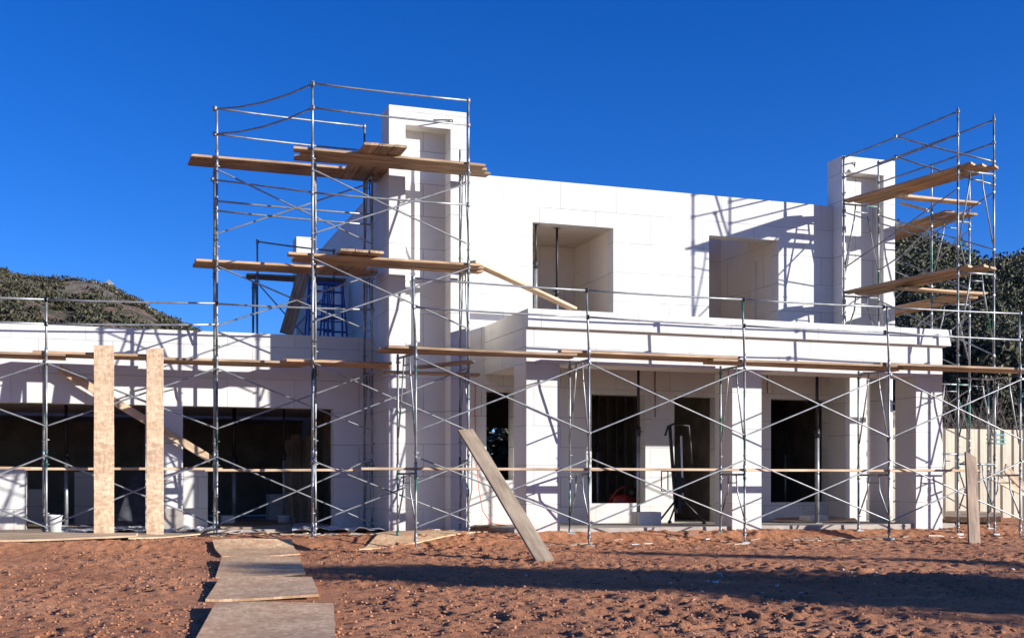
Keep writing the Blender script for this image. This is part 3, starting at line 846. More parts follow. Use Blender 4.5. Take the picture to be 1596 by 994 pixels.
# ---------------------------------------------------------------- boards leaning and lying about
def strip(u0, u1, vb, vt, Yb_, Yt, label):
    um = (u0+u1)/2
    p = Vector((sx(um, Yb_), Yb_, sz(um, vb, Yb_))); q = Vector((sx(um, Yt), Yt, sz(um, vt, Yt)))
    w_ = (u1-u0)/F*dep(um, Yb_)/CA*.98
    return board('panel_strip', p, q, w_, .018, M_OSB, label, 'board', 'tall strips of strand board', up=(0,-1,0), warp=.006)
strip(147.5, 176.5, 841, 538, 20.55, YB0-.06, 'taller wider strip of tan strand board propped upright against the wing scaffold')
strip(229, 254, 838, 543, 20.6, YB0-.06, 'narrower strip of tan strand board propped upright near the dirt walkway')
ft = ghit(850, 876)
ft.z = float(soil(np.array(ft.x), np.array(ft.y)))+.02
board('leaning_plank', ft, pt(725, 672, YF0-.08), .27, .044, M_GREYWD, 'long grey brown plank leaning from the soil against the portico scaffold', 'plank', up=(0,-1,.5), warp=.02)
fs = ghit(1521, 851)
board('leaning_plank', (sx(1519, 17.2), 17.2, sz(1519, 852, 17.2)), pt(1512, 709, 18.42), .27, .04, M_OLD, 'short dark grey board standing against the scaffold at the right', 'plank', up=(0,-1,.2))
board('long_plank', pt(735, 408, 20.3), pt(893, 481, 21.5), .20, .05, M_PALE, 'pale plank sloping from the chimney tower down to the balcony window', 'plank')

def lying(name, pts, t, m, label, cat='board', group=None, lift=.03):
    g = [ghit(*p) for p in pts]
    N = 10; M = MB()
    c = (g[0]+g[1]+g[2]+g[3])/4
    zs = max(float(soil(np.array(q.x), np.array(q.y))) for q in g + [c])
    idx = {}
    e1 = random.uniform(.3, 1.2)
    for lay in (0, 1):
        for i in range(N+1):
            for j in range(N+1):
                a, b = i/N, j/N
                q = (g[0]*(1-a)+g[1]*a)*(1-b) + (g[3]*(1-a)+g[2]*a)*b
                z = gz(q.x, q.y) + lift + .022*math.sin(3*a+e1)*math.cos(2.5*b+e1) + .018*(1-b)
                idx[lay,i,j] = len(M.v); M.v.append((q.x, q.y, float(z) + (t if lay else 0)))
    for i in range(N):
        for j in range(N):
            M.f.append([idx[1,i,j+1], idx[1,i+1,j+1], idx[1,i+1,j], idx[1,i,j]])
            M.f.append([idx[0,i,j], idx[0,i+1,j], idx[0,i+1,j+1], idx[0,i,j+1]])
        M.f.append([idx[0,i,0], idx[1,i,0], idx[1,i+1,0], idx[0,i+1,0]]); M.f.append([idx[0,i+1,N], idx[1,i+1,N], idx[1,i,N], idx[0,i,N]])
        M.f.append([idx[0,0,i+1], idx[1,0,i+1], idx[1,0,i], idx[0,0,i]]); M.f.append([idx[0,N,i], idx[1,N,i], idx[1,N,i+1], idx[0,N,i+1]])
    o = M.build(name, m)
    bpy.context.view_layer.objects.active = o
    return tag(o, label, cat, group)
GB = 'boards laid as a walkway'
lying('walkway_board', [(331,842),(455,841),(468,865.5),(346,868)], .022, M_OSBG, 'strand board of the walkway closest to the house', 'board', GB, .006)
lying('walkway_board', [(346,874),(466,871),(476,897.5),(336,900)], .022, M_OSBG, 'second walkway board from the house, just below the closest one', 'board', GB, .008)
lying('walkway_board', [(343,906.5),(486,904),(497,933),(320,936)], .026, M_OSBG, 'third walkway board from the house with dark front edge', 'board', GB, .010)
lying('walkway_board', [(336,948),(520,946),(523,1010),(296,1012)], .022, M_OSBG, 'largest nearest walkway board cut by the bottom of the photo', 'board', GB, .012)
# scraps at the foot of the wing
SC = 'offcut boards at the foot of the wing'
lying('offcut_board', [(-60,823),(148,825),(150,831),(-60,829)], .04, M_PALE, 'pale offcut plank lying closest to the left wide opening', 'board', SC, .03)
lying('offcut_board', [(-40,838),(215,836),(212,843),(-40,846)], .03, M_PALE, 'long pale offcut plank lying on the soil edge at far left', 'board', SC, .03)
lying('offcut_board', [(205,829),(322,826),(312,836),(200,842)], .02, M_PALE, 'pale plywood offcut lying between the panel strips and the walkway', 'board', SC, .03)
lying('offcut_board', [(345,822),(453,820),(454,827),(343,829)], .09, M_GREYWD, 'thick board forming a step at the head of the walkway', 'board', SC, .02)
lying('offcut_board', [(606,833),(760,832),(752,842),(560,846)], .02, M_OSBG, 'worn strand board lying in front of the taller chimney', 'board', SC, .02)
lying('offcut_board', [(660,817.5),(700,817),(699,826),(657,827)], .04, M_PLASTIC, 'white foam slab offcut lying against the taller chimney foot', 'board', SC, .03)
lying('offcut_board', [(1215,815),(1330,816),(1336,822),(1205,821)], .03, M_PALE, 'pale plank lying along the portico slab near the third column', 'board', None, .12)
lying('offcut_board', [(1475,808),(1560,810),(1560,817),(1472,815)], .12, M_PALE, 'pale timber stack lying beyond the portico end near the fence', 'timber', None, .05)
lying('offcut_board', [(1480,797),(1585,799),(1590,803),(1478,801)], .10, M_GREYWD, 'dark weathered timber lying just before the fence', 'timber', None, .05)
M_CHIP = m_islands('wood_scraps', [(0,(.30,.20,.12)),(.5,(.50,.38,.25)),(.8,(.60,.50,.38)),(1,(.62,.62,.62))], .8)
def litter():
    M = MB()
    for _ in range(190):
        if random.random() < .72: y = random.uniform(20.0, 21.6); x = random.uniform(-3.2, 6.8)
        else: y = random.uniform(18.3, 19.4); x = random.uniform(6.8, 16.5)
        z = float(soil(np.array(x), np.array(y)))+.012; a = random.uniform(-.5, .5) + (1.57 if random.random() < .25 else 0)
        l = random.uniform(.03, .22); p = Vector((x, y, z)); d = Vector((math.cos(a), math.sin(a), random.uniform(-.1, .15)))
        M.bar(p-d*l, p+d*l, random.uniform(.02, .09), random.uniform(.006, .02))
    tag(M.build('litter', M_CHIP), 'small wood scraps and foam bits littering the soil along the house', 'litter', None, 'stuff')
litter()
def crumple(pts, label):
    g = [ghit(*p) for p in pts]; N = 18; M = MB(); s0 = random.random()*50
    for i in range(N+1):
        for j in range(N+1):
            a, b = i/N, j/N
            a2 = a + .09*(float(vnoise(a*4+s0, b*4, 1, 8))-.5); b2 = b + .3*(float(vnoise(a*4, b*4+s0, 1, 9))-.5)
            q = (g[0]*(1-a2)+g[1]*a2)*(1-b2) + (g[3]*(1-a2)+g[2]*a2)*b2
            h = .10*max(0, float(vnoise(q.x*6+s0, q.y*6, 1, 3))-.35) + .035*float(vnoise(q.x*17, q.y*17+s0, 1, 4))
            M.v.append((q.x, q.y, float(gz(q.x, q.y))+.04+h))
    for i in range(N):
        for j in range(N):
            a = i*(N+1)+j; M.f.append([a, a+1, a+N+2, a+N+1])
    o = M.build('plastic_sheet', M_SHEET); md = o.modifiers.new('t', 'SOLIDIFY'); md.thickness = .003
    tag(o, label, 'sheet', 'crumpled sheets along the wing')
crumple([(85,826),(235,824),(232,834),(78,836)], 'grey crumpled sheet on the soil under the upright panel strips')
crumple([(255,824),(340,823),(338,832),(250,834)], 'grey crumpled sheet beside the head of the walkway')
crumple([(455,824),(600,823),(600,831),(458,833)], 'grey crumpled sheet along the shaded wall beside the chimney')

# ---------------------------------------------------------------- steel props
def prop(u, Y, zb, ztop_, label, r=.030, group='adjustable steel props'):
    x = sx(u, Y)
    t = thing('steel_prop', (x, Y, zb), label, 'prop', group)
    h = ztop_-zb; zm = zb+h*.52
    MB().tube([(x,Y,zb), (x,Y,zm)], r, 10).build('outer_tube', M_PROP, t)
    m = MB().tube([(x,Y,zm-.02), (x,Y,zm+.16)], r*1.25, 10); m.tube([(x-.09,Y,zm+.1),(x+.09,Y,zm+.06)], .010, 6)
    m.build('collar', M_IRON, t)
    MB().tube([(x,Y,zm+.1), (x,Y,ztop_)], r*.75, 10).build('inner_tube', M_IRON, t)
    m = MB().box(x-.07,x+.07,Y-.07,Y+.07,ztop_-.008,ztop_); m.box(x-.07,x+.07,Y-.07,Y+.07,zb,zb+.008)
    m.build('end_plate', M_PROP, t)
fz = zpar-.75
prop(835, YW+.18, zsill, zu1, 'steel prop standing at the left jamb of the wide balcony window', .032)
prop(868, YW+.5, fz, zu1+.04, 'steel prop standing inside the wide balcony window, away from its jamb', .032)
prop(995, YP+1.2, SLAB, zfas-.20, 'steel prop under the portico between first and second columns', .036)
prop(1273.5, YP+1.0, SLAB, zfas-.20, 'thick dark prop under the portico between second and third columns', .045)
prop(1224, 23.6, SLAB, zpar-1.0, 'thin prop inside the third portico opening', .028)
prop(931, 23.4, SLAB, zpar-1.0, 'thin prop inside the first portico opening', .028)
prop(1078, 24.6, SLAB, zpar-1.0, 'thin prop inside the dark portico doorway', .034)
prop(103, 23.9, SLAB-.04, zgar+.12, 'pale prop inside the left wide opening', .04)
prop(365, 24.2, SLAB-.04, zgar+.12, 'pale thick prop inside the right wide opening', .05)
prop(442.5, 23.6, sz(442.5, 803, 23.6), zgar+.12, 'dark prop standing on a white bucket in the right wide opening', .03)

# ---------------------------------------------------------------- things inside and around
def bucket(u, Y, zb, h, r, label):
    m = MB().lathe((sx(u, Y), Y, zb), [(r*.84, 0), (r, h*.92), (r*1.06, h*.93), (r*1.06, h), (r*.97, h), (r*.94, h*.9)], 20)
    t = thing('bucket', (sx(u, Y), Y, zb), label, 'bucket')
    m.build('body', M_PLASTIC, t)
    x = sx(u, Y)
    MB().tube([(x+math.cos(a)*r*1.05, Y-.02-abs(math.sin(a))*.05, zb+h*.9-math.sin(a)*h*.45) for a in np.linspace(0, math.pi, 9)], .004, 5).build('handle', M_IRON, t)
bucket(82.5, 21.5, float(gz(0,21.5))+.02, .34, .15, 'white plastic bucket beside the scaffold leg at the left wide opening')
bucket(442.5, 23.6, SLAB-.04, sz(442.5, 803, 23.6)-(SLAB-.04), .14, 'white bucket carrying a steel prop in the right wide opening')
def foam(u0, u1, v0, v1, Y, dy, label, m=M_BLOCK, zb=None):
    zb = SLAB-.038 if zb is None else zb
    o = MB().box(sx(u0, Y), sx(u1, Y), Y, Y+dy, zb, sz((u0+u1)/2, v0, Y)).build('foam_block', m, bevel=.008)
    tag(o, label, 'block', 'white foam blocks')
foam(-90, 41, 731, 820, 23.2, .5, 'large white block stack lit by sun inside the left wide opening')
foam(280, 324, 729, 820, 22.85, .3, 'upright white block lit by sun inside the right wide opening')
foam(116, 150, 735, 820, 25.6, .5, 'dim pale block behind the taller panel strip')
foam(420, 462, 770, 820, 26.0, .6, 'low dim block deep inside the right wide opening')
foam(345, 366, 803, 818, 23.4, .35, 'small pale block beside the thick prop in the right wide opening')
foam(40, 66, 762, 820, 26.0, .5, 'dim low block beside the sunlit stack in the left wide opening')
foam(996, 1031, 797.5, 820, 20.6, .35, 'white block on the portico slab under the doorway jamb', zb=SLAB)
foam(1262, 1291, 803, 820, 20.75, .40, 'white block on the portico slab at the thick dark prop', zb=SLAB)
MB().box(sx(253, YW-.12), sx(285, YW-.12), YW-.10, YW-.004, .1, sz(270, 792, YW-.1)).build('plinth_block', M_CONC, H)
# heap of dark cloth in the left opening
M = MB(); cx, cy = sx(207, 23.6), 23.7
for i in range(13):
    for j in range(20):
        f = i/12; a = j/20*6.283
        r = .42*(1-f)**.6*(1+.25*math.sin(5*a+2*f)) + .03
        M.v.append((cx + r*math.cos(a) + .16*f, cy + .8*r*math.sin(a), SLAB-.04 + 1.16*f*(1+.05*math.sin(3*a))))
for i in range(12):
    for j in range(20):
        M.sm.append(len(M.f)); M.f.append([i*20+j, i*20+(j+1)%20, (i+1)*20+(j+1)%20, (i+1)*20+j])
tag(M.build('cloth_heap', M_CLOTH), 'dark draped cloth heap inside the opening between the panel strips', 'cloth')
# boards stored in the right opening
for i in range(4):
    x = sx(452+11*i, 24.6+.1*i)
    board('stored_board', (x, 24.5, SLAB-.03), (x+.10, 25.6, 2.0+.12*(i%2)), .20, .03, M_GREYWD,
          f'{("first","second","third","last")[i]} of four dim boards stacked upright inside the right wide opening, from the white bucket', 'board', 'boards stored upright', up=(0,-1,0))
# panel lift in the portico
yL = YP+1.35; xl = sx(1058, yL)
T = thing('panel_lift', (xl, yL, SLAB), 'black tripod panel lift standing before the dark portico doorway', 'lift')
MB().box(xl-.05, xl+.05, yL-.05, yL+.05, SLAB+.22, SLAB+1.55).build('mast', M_IRON, T)
MB().bar((xl-.06, yL+.02, SLAB+.3), (xl-.20, yL, SLAB+1.95), .05, .05).build('boom', M_IRON, T)
MB().tube([(xl+.06, yL-.06, SLAB+.5), (xl+.02, yL-.06, SLAB+1.75)], .022, 8).build('slide_rod', M_PLASTIC, T)
MB().tube([(xl-.30, yL, SLAB+1.75), (xl-.24, yL, SLAB+1.93), (xl-.10, yL, SLAB+1.99), (xl+.22, yL, SLAB+1.95), (xl+.26, yL, SLAB+1.55), (xl+.28, yL, SLAB+1.2)], .022, 8).build('cradle_arm', M_IRON, T)
for dx, dy in ((-.52, -.15), (.50, -.12), (.05, .5)):
    m = MB().tube([(xl, yL, SLAB+.55), (xl+dx, yL+dy, SLAB+.05)], .02, 8); m.lathe((xl+dx, yL+dy, SLAB), [(.03,0),(.045,.03),(.03,.06)], 10)
    m.build('leg', M_IRON, T)
m = MB()
for a, b in (((-.42,.66),(-.14,.66)), ((-.42,1.05),(-.14,1.05)), ((-.42,.66),(-.42,1.05)), ((-.14,.66),(-.14,1.05)), ((-.28,.66),(-.28,1.05))):
    m.tube([(xl+a[0], yL-.08, SLAB+a[1]), (xl+b[0], yL-.08, SLAB+b[1])], .012, 6)
m.build('crank_guard', M_IRON, T)
MB().box(xl-.12, xl+.06, yL-.12, yL-.05, SLAB+.62, SLAB+.92).build('winch', M_IRON, T)
# red machine behind the first opening's sill
yM = 22.7; xm = sx(974, yM)
T = thing('air_compressor', (xm, yM, SLAB), 'dark red rounded compressor just inside the first portico opening', 'compressor')
m = MB().tube([(xm-.36,yM,SLAB+.42), (xm-.30,yM,SLAB+.42), (xm+.24,yM,SLAB+.42), (xm+.30,yM,SLAB+.42)], [.08,.17,.17,.08], 16); m.build('tank', M_RED, T)
MB().tube([(xm+.02,yM-.1,SLAB+.62), (xm+.28,yM-.1,SLAB+.60)], .10, 12).build('motor', M_IRON, T)
MB().tube([(xm-.40,yM-.12,SLAB+.40), (xm-.28,yM-.12,SLAB+.62), (xm-.1,yM-.12,SLAB+.74), (xm+.05,yM-.12,SLAB+.70)], .022, 8).build('handle', M_RED, T)
for s in (-1, 1):
    MB().box(xm-.2+.0, xm-.12, yM+s*.14-.02, yM+s*.14+.02, SLAB, SLAB+.32).build('leg', M_IRON, T)
# orange cord hanging beside the narrow opening
yK = YW-.03
pts = [pt(741, 600, yK), pt(740, 640, yK), pt(742, 700, yK-.02), pt(746, 760, yK-.05), pt(752, 795, yK-.15)]
e = pts[-1]; pts += [Vector((e.x+.12, yK-.3, .30)), Vector((e.x+.4, yK-.5, .24)), Vector((e.x+.9, yK-.4, .22))]
tag(MB().tube(pts, .009, 6).build('extension_cord', M_ORANGE), 'orange cord hanging down the wall beside the narrow window', 'cord')
# conduits and bits on the house
m = MB().tube([pt(1030, 562, YW-.02), pt(1030, 575, YW-.02), pt(1050, 576, YW-.02)], .012, 6); m.build('conduit', M_RED, H)
for u, va, vb in ((1021, 576, 650), (1196, 566, 612), (1288, 566, 582)):
    MB().tube([pt(u, va, YW-.02), pt(u, vb, YW-.02)], .010, 6).build('conduit', M_RED, H)
hk = pt(1331, 256, YR)
MB().tube([hk+Vector((-.45,-.25,-.12)), hk+Vector((-.05,-.06,.02)), hk+Vector((0,-.04,.03)), hk+Vector((.02,0,-.02)), hk+Vector((.02,.01,-.08))], .012, 6).build('tie_hook', M_IRON, H)
hk = pt(704, 189, YC)
MB().tube([hk+Vector((-.40,-.20,-.08)), hk+Vector((-.05,-.06,.0)), hk+Vector((0,-.04,.01)), hk+Vector((.02,.01,-.05))], .012, 6).build('tie_hook', M_IRON, H)

# ---------------------------------------------------------------- fence at the right
yfn = 24.6
k = NT('tan_sheet_metal')
c = k.ramp(k.noise(k.pos(), 1.2, 5), [(.3,(.31,.265,.19)),(.7,(.41,.355,.26))])
c = k.mix(1, c, k.ramp(k.noise(k.pos((6,6,.5)), 3, 5), [(.35,(.8,.78,.75)),(.6,(1,1,1))]), 'MULTIPLY')
M_FENCE = k.fin(c, .55, .1)
fa, fb = 16.9, 40.0
T = thing('sheet_fence', (20, yfn, .1), 'tan ribbed sheet metal fence beyond the portico end', 'fence')
ztf = sz(1500, 668, yfn)
n = int((fb-fa)/.06); M = MB()
for i in range(n+1):
    x = fa+.06*i; y = yfn + (.030 if (i//3) % 2 else 0)
    M.v += [(x, y, .12), (x, y, ztf)]
for i in range(n): M.f.append([2*i, 2*i+2, 2*i+3, 2*i+1])
fo = M.build('sheet_panel', M_FENCE, T)
md = fo.modifiers.new('t', 'SOLIDIFY'); md.thickness = .004
MB().box(fa, fb, yfn+.045, yfn+.10, ztf-.25, ztf-.17).build('rail', M_GREYWD, T)
MB().box(fa, fb, yfn+.045, yfn+.10, .5, .58).build('rail', M_GREYWD, T)
for i in range(9):
    MB().box(fa+.3+2.6*i, fa+.4+2.6*i, yfn+.11, yfn+.21, .0, ztf+.0).build('post', M_GREYWD, T)
yT = 23.6
T = thing('wire_rack', (sx(1550, yT), yT, 1.6), 'small teal metal rack fixed before the tan fence', 'rack')
for v in (677, 684, 690):
    MB().tube([pt(1538, v, yT), pt(1566, v+1, yT)], .022, 6).build('bar', M_TEAL, T)
for u in (1540, 1552, 1564):
    MB().tube([pt(u, 672, yT), pt(u, 692, yT)], .018, 6).build('upright', M_TEAL, T)
MB().tube([(sx(1552,yT), yT+.03, .1), pt(1552, 672, yT)+Vector((0,.03,0))], .02, 6).build('post', M_TEAL, T)
board('bent_board', pt(1568, 728, 20.2), pt(1640, 800, 20.2), .26, .03, M_PLANK, 'bent brown board slanting at the photo edge beside the scaffold', 'board', up=(0,-1,.6), warp=.05)
board('bent_board', pt(1545, 742, 21.6), pt(1640, 790, 21.6), .2, .03, M_PALE, 'pale board sloping behind the brown bent one near the fence', 'board', up=(0,-1,.6), warp=.03)

# ------------------------------------------------------------------ vegetation
def m_leaf(name, a, b, c_):
    k = NT(name); g = k.n('ShaderNodeNewGeometry')
    c = k.ramp(g.outputs['Random Per Island'], [(0, a), (.55, b), (1, c_)])
    return k.fin(c, .75)
M_EVER = m_leaf('evergreen_leaf', (.026,.032,.014), (.060,.064,.029), (.135,.118,.058))
M_SCRUB = m_leaf('scrub_leaf', (.028,.028,.013), (.055,.052,.025), (.10,.085,.045))
M_BARK = m_plain('bark', (.11,.085,.065), .9, 0, .3, 8)
M_TWIG = m_plain('bare_twig', (.22,.175,.14), .9, 0, .3, 6)

def leaf_mesh(name, pts, nrm_up, size, m):
    """pts (n,3): one small bent leaf clump per point"""
    n = len(pts)
    d = RNG.normal(size=(n,3)); d /= np.linalg.norm(d, axis=1, keepdims=True)
    e = RNG.normal(size=(n,3)); e -= d*(d*e).sum(1, keepdims=True); e /= np.linalg.norm(e, axis=1, keepdims=True)
    s = size*(.5+RNG.random((n,1)))
    q = np.cross(d, e)
    V = np.stack([pts-d*s, pts+e*s*.55+q*s*.2, pts+d*s, pts-e*s*.55+q*s*.2], 1).reshape(-1,3)
    Fc = np.arange(n*4)
    me = bpy.data.meshes.new(name)
    me.vertices.add(len(V)); me.vertices.foreach_set('co', V.ravel())
    me.loops.add(len(Fc)); me.loops.foreach_set('vertex_index', Fc.astype(np.int32))
    me.polygons.add(n); me.polygons.foreach_set('loop_start', np.arange(0, n*4, 4, dtype=np.int32))
    me.polygons.foreach_set('loop_total', np.full(n, 4, dtype=np.int32))
    me.update(calc_edges=True); me.materials.append(m)
    return me
def crown_pts(h, r, n, lobes=14, z0=.25, shape='round'):
    P = []
    for i in range(lobes):
        f = (i+.5)/lobes
        z = h*(z0 + (1-z0)*f)
        if shape == 'cone': rr = r*(1.02-f)**.8
        elif shape == 'slim': rr = r*math.sin(math.pi*min(1, .12+.88*f))**.5
        else: rr = r*math.sqrt(max(.05, 1-(2*f-1.0)**2*.9))
        a = i*2.4+random.random(); off = rr*.55*random.random()**.5
        c = np.array([off*math.cos(a), off*math.sin(a), z])
        lr = max(.18*r, rr*random.uniform(.45,.75))
        k_n = n//lobes
        d = RNG.normal(size=(k_n,3)); d /= np.linalg.norm(d, axis=1, keepdims=True)
        P.append(c + d*lr*(.55+.5*RNG.random((k_n,1)))*np.array([1,1,.8]))
    return np.concatenate(P)
def make_tree(name, loc, h, r, n, size, label, cat, group, m=M_EVER, shape='round', z0=.25):
    t = thing(name, loc, label, cat, group)
    M = MB(); M.tube([(loc[0],loc[1],loc[2]-.3), (loc[0]+.05*h*.2,loc[1],loc[2]+h*.4), (loc[0],loc[1]+.04*h*.3,loc[2]+h*.85)], [.035*h*.6, .022*h*.6, .006*h], 8)
    for i in range(7):
        a = i*2.1; z = h*(.3+.08*i)
        M.tube([(loc[0],loc[1],loc[2]+z), (loc[0]+math.cos(a)*r*.45, loc[1]+math.sin(a)*r*.45, loc[2]+z+.1*h)], [.010*h, .003*h], 5)
    M.build('trunk', M_BARK, t)
    me = leaf_mesh('crown', crown_pts(h, r, n, 16, z0, shape), 0, size, m)
    c = bpy.data.objects.new('crown', me); col.objects.link(c); c.parent = t
    return t
def copy_tree(src, loc, s, rz, label):
    t = src.copy(); col.objects.link(t); t.location = loc; t.scale = (s, s, s*random.uniform(.85, 1.2)); t.rotation_euler = (0,0,rz); t['label'] = label
    for ch_ in src.children:
        c = ch_.copy(); col.objects.link(c); c.parent = t
    return t

# shade trees standing off to the right of the yard
T1 = make_tree('cypress_tree', (37.4, -3.6, -1.0), 10.2, .9, 3000, .16, 'tall slim cypress beyond the right of the yard, seen by its narrow shadow', 'tree', None, shape='slim', z0=.1)
T2 = make_tree('pine_tree', (31.5, -4.5, -1.0), 9.3, 6.6, 9000, .2, 'broad pine beyond the right of the yard, seen by its wide shadow', 'tree', None, shape='cone', z0=.12)

# hills: angles follow the survey, distance and height are real
def crest_z(us, vs, R): return [CZ + (HZ-v)/F*R for v in vs]
def hill(name, us, vs, R0, R1, z0, m, rough, nu, nr, tail):
    ua = np.linspace(us[0], us[-1], nu); r = np.linspace(0, 1.0+tail, nr)
    vz = np.interp(ua, us, vs)
    gu, gr = np.meshgrid(ua, r)
    ang = np.arctan((gu-UC)/F) + A
    Rc = R1*(1+.10*np.sin(gu*.011)) ; R = R0 + (Rc-R0)*gr
    X = R*np.sin(ang); Y = R*np.cos(ang)
    zc = CZ + (HZ-np.interp(gu, us, vs))/F*Rc*np.cos(ang-A)
    f = np.where(gr <= 1, gr, 1-.35*(gr-1))
    prof = .25*f + .75*smooth(0, 1, f)
    z = z0 + (zc-z0)*prof + rough*((vnoise(X, Y, R1*.09, 1)-.5) + .5*(vnoise(X, Y, R1*.04, 2)-.5) + .25*(vnoise(X, Y, R1*.015, 3)-.5))*np.minimum(1, gr*3)*np.where(np.abs(gr-1) < .1, .5, 1)
    me = bpy.data.meshes.new(name); V = np.stack([X.ravel(), Y.ravel(), z.ravel()], 1)
    n = nu; i = np.arange((nr-1)*(n-1)); a = (i//(n-1))*n + i % (n-1)
    Fc = np.stack([a, a+1, a+n+1, a+n], 1)
    me.from_pydata(V.tolist(), [], Fc.tolist()); me.materials.append(m); me.update()
    for p_ in me.polygons: p_.use_smooth = True
    o = bpy.data.objects.new(name, me); col.objects.link(o); o['kind'] = 'structure'
    return X, Y, z, gr, gu
k = NT('scrub_hill')
p = k.pos()
c = k.ramp(k.noise(p, .22, 8, .75), [(.35, (.09,.07,.045)), (.52, (.21,.13,.09)), (.68, (.34,.23,.175))])
c = k.mix(k.ramp(k.noise(p, .3, 8, .75), [(.48,(0,0,0)),(.56,(1,1,1))]), c, (.065,.068,.032))
g_ = k.n('ShaderNodeNewGeometry'); sp = k.n('ShaderNodeSeparateXYZ'); k.l(g_.outputs['Position'], sp.inputs[0])
rk = k.n('ShaderNodeMapRange'); rk.inputs['From Min'].default_value = 33; rk.inputs['From Max'].default_value = 44; k.l(sp.outputs[2], rk.inputs['Value'])
rx = k.n('ShaderNodeMapRange'); rx.inputs['From Min'].default_value = -22; rx.inputs['From Max'].default_value = -5; k.l(sp.outputs[0], rx.inputs['Value'])
rock = k.math('MULTIPLY', k.math('MULTIPLY', rk.outputs[0], rx.outputs[0]), k.ramp(k.noise(p, .12, 5, .7), [(.38,(0,0,0)),(.48,(1,1,1))]))
c = k.mix(rock, c, k.ramp(k.noise(k.pos((.5,.5,.12)), .6, 5), [(.35,(.12,.11,.10)),(.65,(.30,.28,.26))]))
k.bump(k.noise(p, .35, 8, .75), 1.0, 2.5)
M_HILL = k.fin(c, .95)
HL = hill('hill', [-500, -200, 0, 40, 110, 150, 200, 235, 290, 330, 450, 620], [352, 404, 440, 446, 459, 459, 478, 495, 520, 545, 640, 745], 70, 260, 2, M_HILL, 5.0, 260, 110, .35)
k = NT('wooded_hill')
M_WHILL = k.fin(k.ramp(k.noise(k.pos(), .3, 5), [(.35,(.030,.030,.016)),(.6,(.075,.058,.036)),(.75,(.16,.115,.075))]), .95)
HR = hill('hill', [700, 1000, 1200, 1330, 1395, 1425, 1445, 1500, 1545, 1575, 1596, 1700, 1900, 2300], [750, 700, 580, 460, 412, 424, 436, 452, 450, 444, 440, 415, 380, 300], 36, 140, .2, M_WHILL, 3.0, 260, 120, .35)

def scatter(Hd, n, ulo, uhi, glo, ghi):
    X, Y, Z, G, U = Hd
    ok = np.argwhere((U > ulo) & (U < uhi) & (G > glo) & (G < ghi))
    # even over the slope's own area, not over the survey angles
    wgt = np.hypot(X[ok[:,0], ok[:,1]], Y[ok[:,0], ok[:,1]]); wgt = wgt/wgt.sum()
    pick = ok[RNG.choice(len(ok), n, p=wgt)]
    i, j = pick[:,0], pick[:,1]
    jx = RNG.normal(size=n)*.8
    return np.stack([X[i,j]+jx, Y[i,j]+RNG.normal(size=n)*.8, Z[i,j]], 1)
# scrub on the left hill: one mass nobody could count
B = scatter(HL, 17000, -200, 470, .30, 1.03)
dens = .5*vnoise(B[:,0], B[:,1], 9, 7)+.5*vnoise(B[:,0], B[:,1], 3.5, 6); B = B[dens > .51]
def b_u(b): return UC + F*math.tan(math.atan2(b[0], b[1]) - A)
def b_g(b): return (math.hypot(b[0], b[1])-70)/(190*(1+.1*math.sin(b_u(b)*.011)))
P = []
for b in B:
    if 100 < b_u(b) < 235 and b_g(b) > .90 and random.random() < .4: continue
    s = random.uniform(.35, 1.0); nn = 24
    d = RNG.normal(size=(nn,3)); d /= np.linalg.norm(d, axis=1, keepdims=True)
    P.append(b + np.array([0,0,s*.35]) + d*s*(.5+.5*RNG.random((nn,1)))*np.array([1,1,.75]))
me = leaf_mesh('scrub', np.concatenate(P), 0, .22, M_SCRUB)
o = bpy.data.objects.new('scrub', me); col.objects.link(o); tag(o, 'dark green scrub covering the rocky hill behind the wing', 'scrub', None, 'stuff')
# rock outcrops on the crest
M_ROCK = m_plain('grey_rock', (.25,.235,.215), .95, 0, .45, .7)
M = MB()
R_ = scatter(HL, 240, 95, 240, .80, 1.0)
for b in R_:
    s = random.uniform(.4, 1.3)
    base = len(M.v); nn = 8
    for k2 in range(3):
        for j in range(nn):
            a = j/nn*6.283; rr = s*(1, .85, .35)[k2]*random.uniform(.7,1.2)
            M.v.append((b[0]+rr*math.cos(a), b[1]+rr*math.sin(a), b[2]-.5+s*(0, .6, 1.0)[k2]*random.uniform(.8,1.2)))
    for k2 in range(2):
        for j in range(nn): M.f.append([base+k2*nn+j, base+k2*nn+(j+1)%nn, base+(k2+1)*nn+(j+1)%nn, base+(k2+1)*nn+j])
    M.f.append([base+2*nn+j for j in range(nn)])
o = M.build('rock_outcrops', M_ROCK); tag(o, 'grey rock outcrops along the crest of the left hill', 'rocks', None, 'stuff')
# far wood on the right hill, one dark mass
B = scatter(HR, 1900, 1250, 1900, .16, 1.03)
P = []
for b in B:
    h = random.uniform(1.3, 3.2); r = h*random.uniform(.35,.5); nn = 170
    d = RNG.normal(size=(nn,3)); d /= np.linalg.norm(d, axis=1, keepdims=True)
    P.append(b + np.array([0,0,h*.5]) + d*np.array([r,r,h*.5])*(.6+.45*RNG.random((nn,1))))
P = np.concatenate(P)
me = leaf_mesh('wood', P, 0, .0014*np.hypot(P[:,0], P[:,1])[:,None], M_EVER)
o = bpy.data.objects.new('wood', me); col.objects.link(o); tag(o, 'dark evergreen wood covering the hill beyond the fence', 'wood', None, 'stuff')
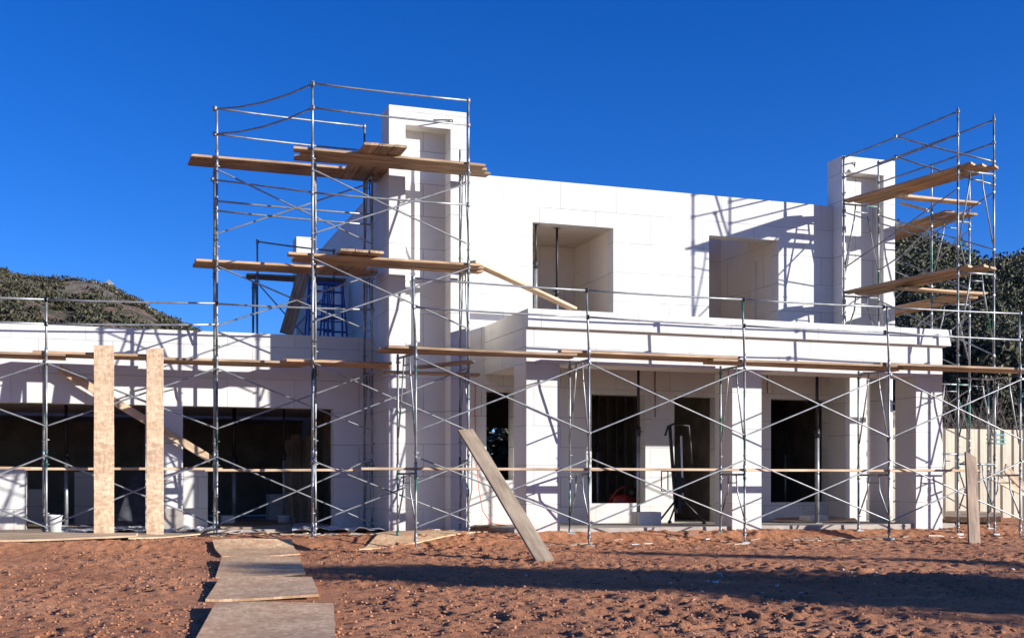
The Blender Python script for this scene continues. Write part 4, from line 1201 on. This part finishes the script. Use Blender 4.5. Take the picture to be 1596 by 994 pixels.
# nearer trees one can tell apart, just behind the fence
pts_t = [(1484, 30.5, 4.4), (1512, 33, 5.0), (1541, 29.5, 3.9), (1568, 32, 5.6), (1596, 30, 4.6), (1458, 34, 5.2), (1630, 33, 6.0), (1420, 36, 5.0)]
lab = ['evergreen tree over the fence just right of the portico end', 'evergreen tree over the fence behind the end tower legs', 'lower evergreen tree over the fence above the teal rack',
       'tall evergreen tree over the fence near the photo edge', 'evergreen tree over the fence cut by the photo edge', 'evergreen tree half hidden by the portico parapet end', 'tallest evergreen tree, past the photo edge by the fence', 'evergreen tree behind the shorter chimney']
proto = None
for i, (u, Y, h) in enumerate(pts_t):
    loc = (sx(u, Y), Y, .1)
    if proto is None:
        proto = make_tree('evergreen_tree', loc, h, h*.34, 9000, .085, lab[i], 'tree', 'evergreens behind the fence', z0=.12)
        BH = h
    else: copy_tree(proto, loc, h/BH, i*1.3, lab[i])
# bare shrubs
def bare(u, Y, h, label, seed):
    rnd = random.Random(seed); x = sx(u, Y); M = MB()
    def grow(p, d, l, r, lev):
        q = p + d*l; M.tube([p, (p+q)/2 + Vector((rnd.uniform(-.05,.05)*l, rnd.uniform(-.05,.05)*l, 0)), q], [r, r*.8, r*.6], 5, False)
        if lev < 4:
            for _ in range(3 if lev < 3 else 2):
                nd = (d + Vector((rnd.uniform(-.8,.8), rnd.uniform(-.8,.8), rnd.uniform(-.1,.6)))).normalized()
                grow(p + d*l*rnd.uniform(.5,1), nd, l*rnd.uniform(.5,.8), r*.55, lev+1)
    for _ in range(4):
        grow(Vector((x+rnd.uniform(-.15,.15), Y+rnd.uniform(-.1,.1), .05)), Vector((rnd.uniform(-.4,.4), rnd.uniform(-.4,.4), 1)).normalized(), h*.38, .035, 0)
    tag(M.build('bare_shrub', M_TWIG), label, 'shrub', 'bare shrubs behind the fence')
bare(1488, 26.2, 4.2, 'leafless shrub over the fence next to the portico end', 3)
bare(1530, 26.8, 4.4, 'leafless shrub over the fence between the tower legs', 5)
bare(1572, 26.3, 4.0, 'leafless shrub over the fence near the photo edge', 9)
# bush seen through the narrow window and the house
proto2 = make_tree('grey_bush', (sx(782, 34), 34, .1), 2.6, 1.4, 1400, .16, 'grey green bush seen through the narrow window', 'bush', None, M_SCRUB, z0=.05)
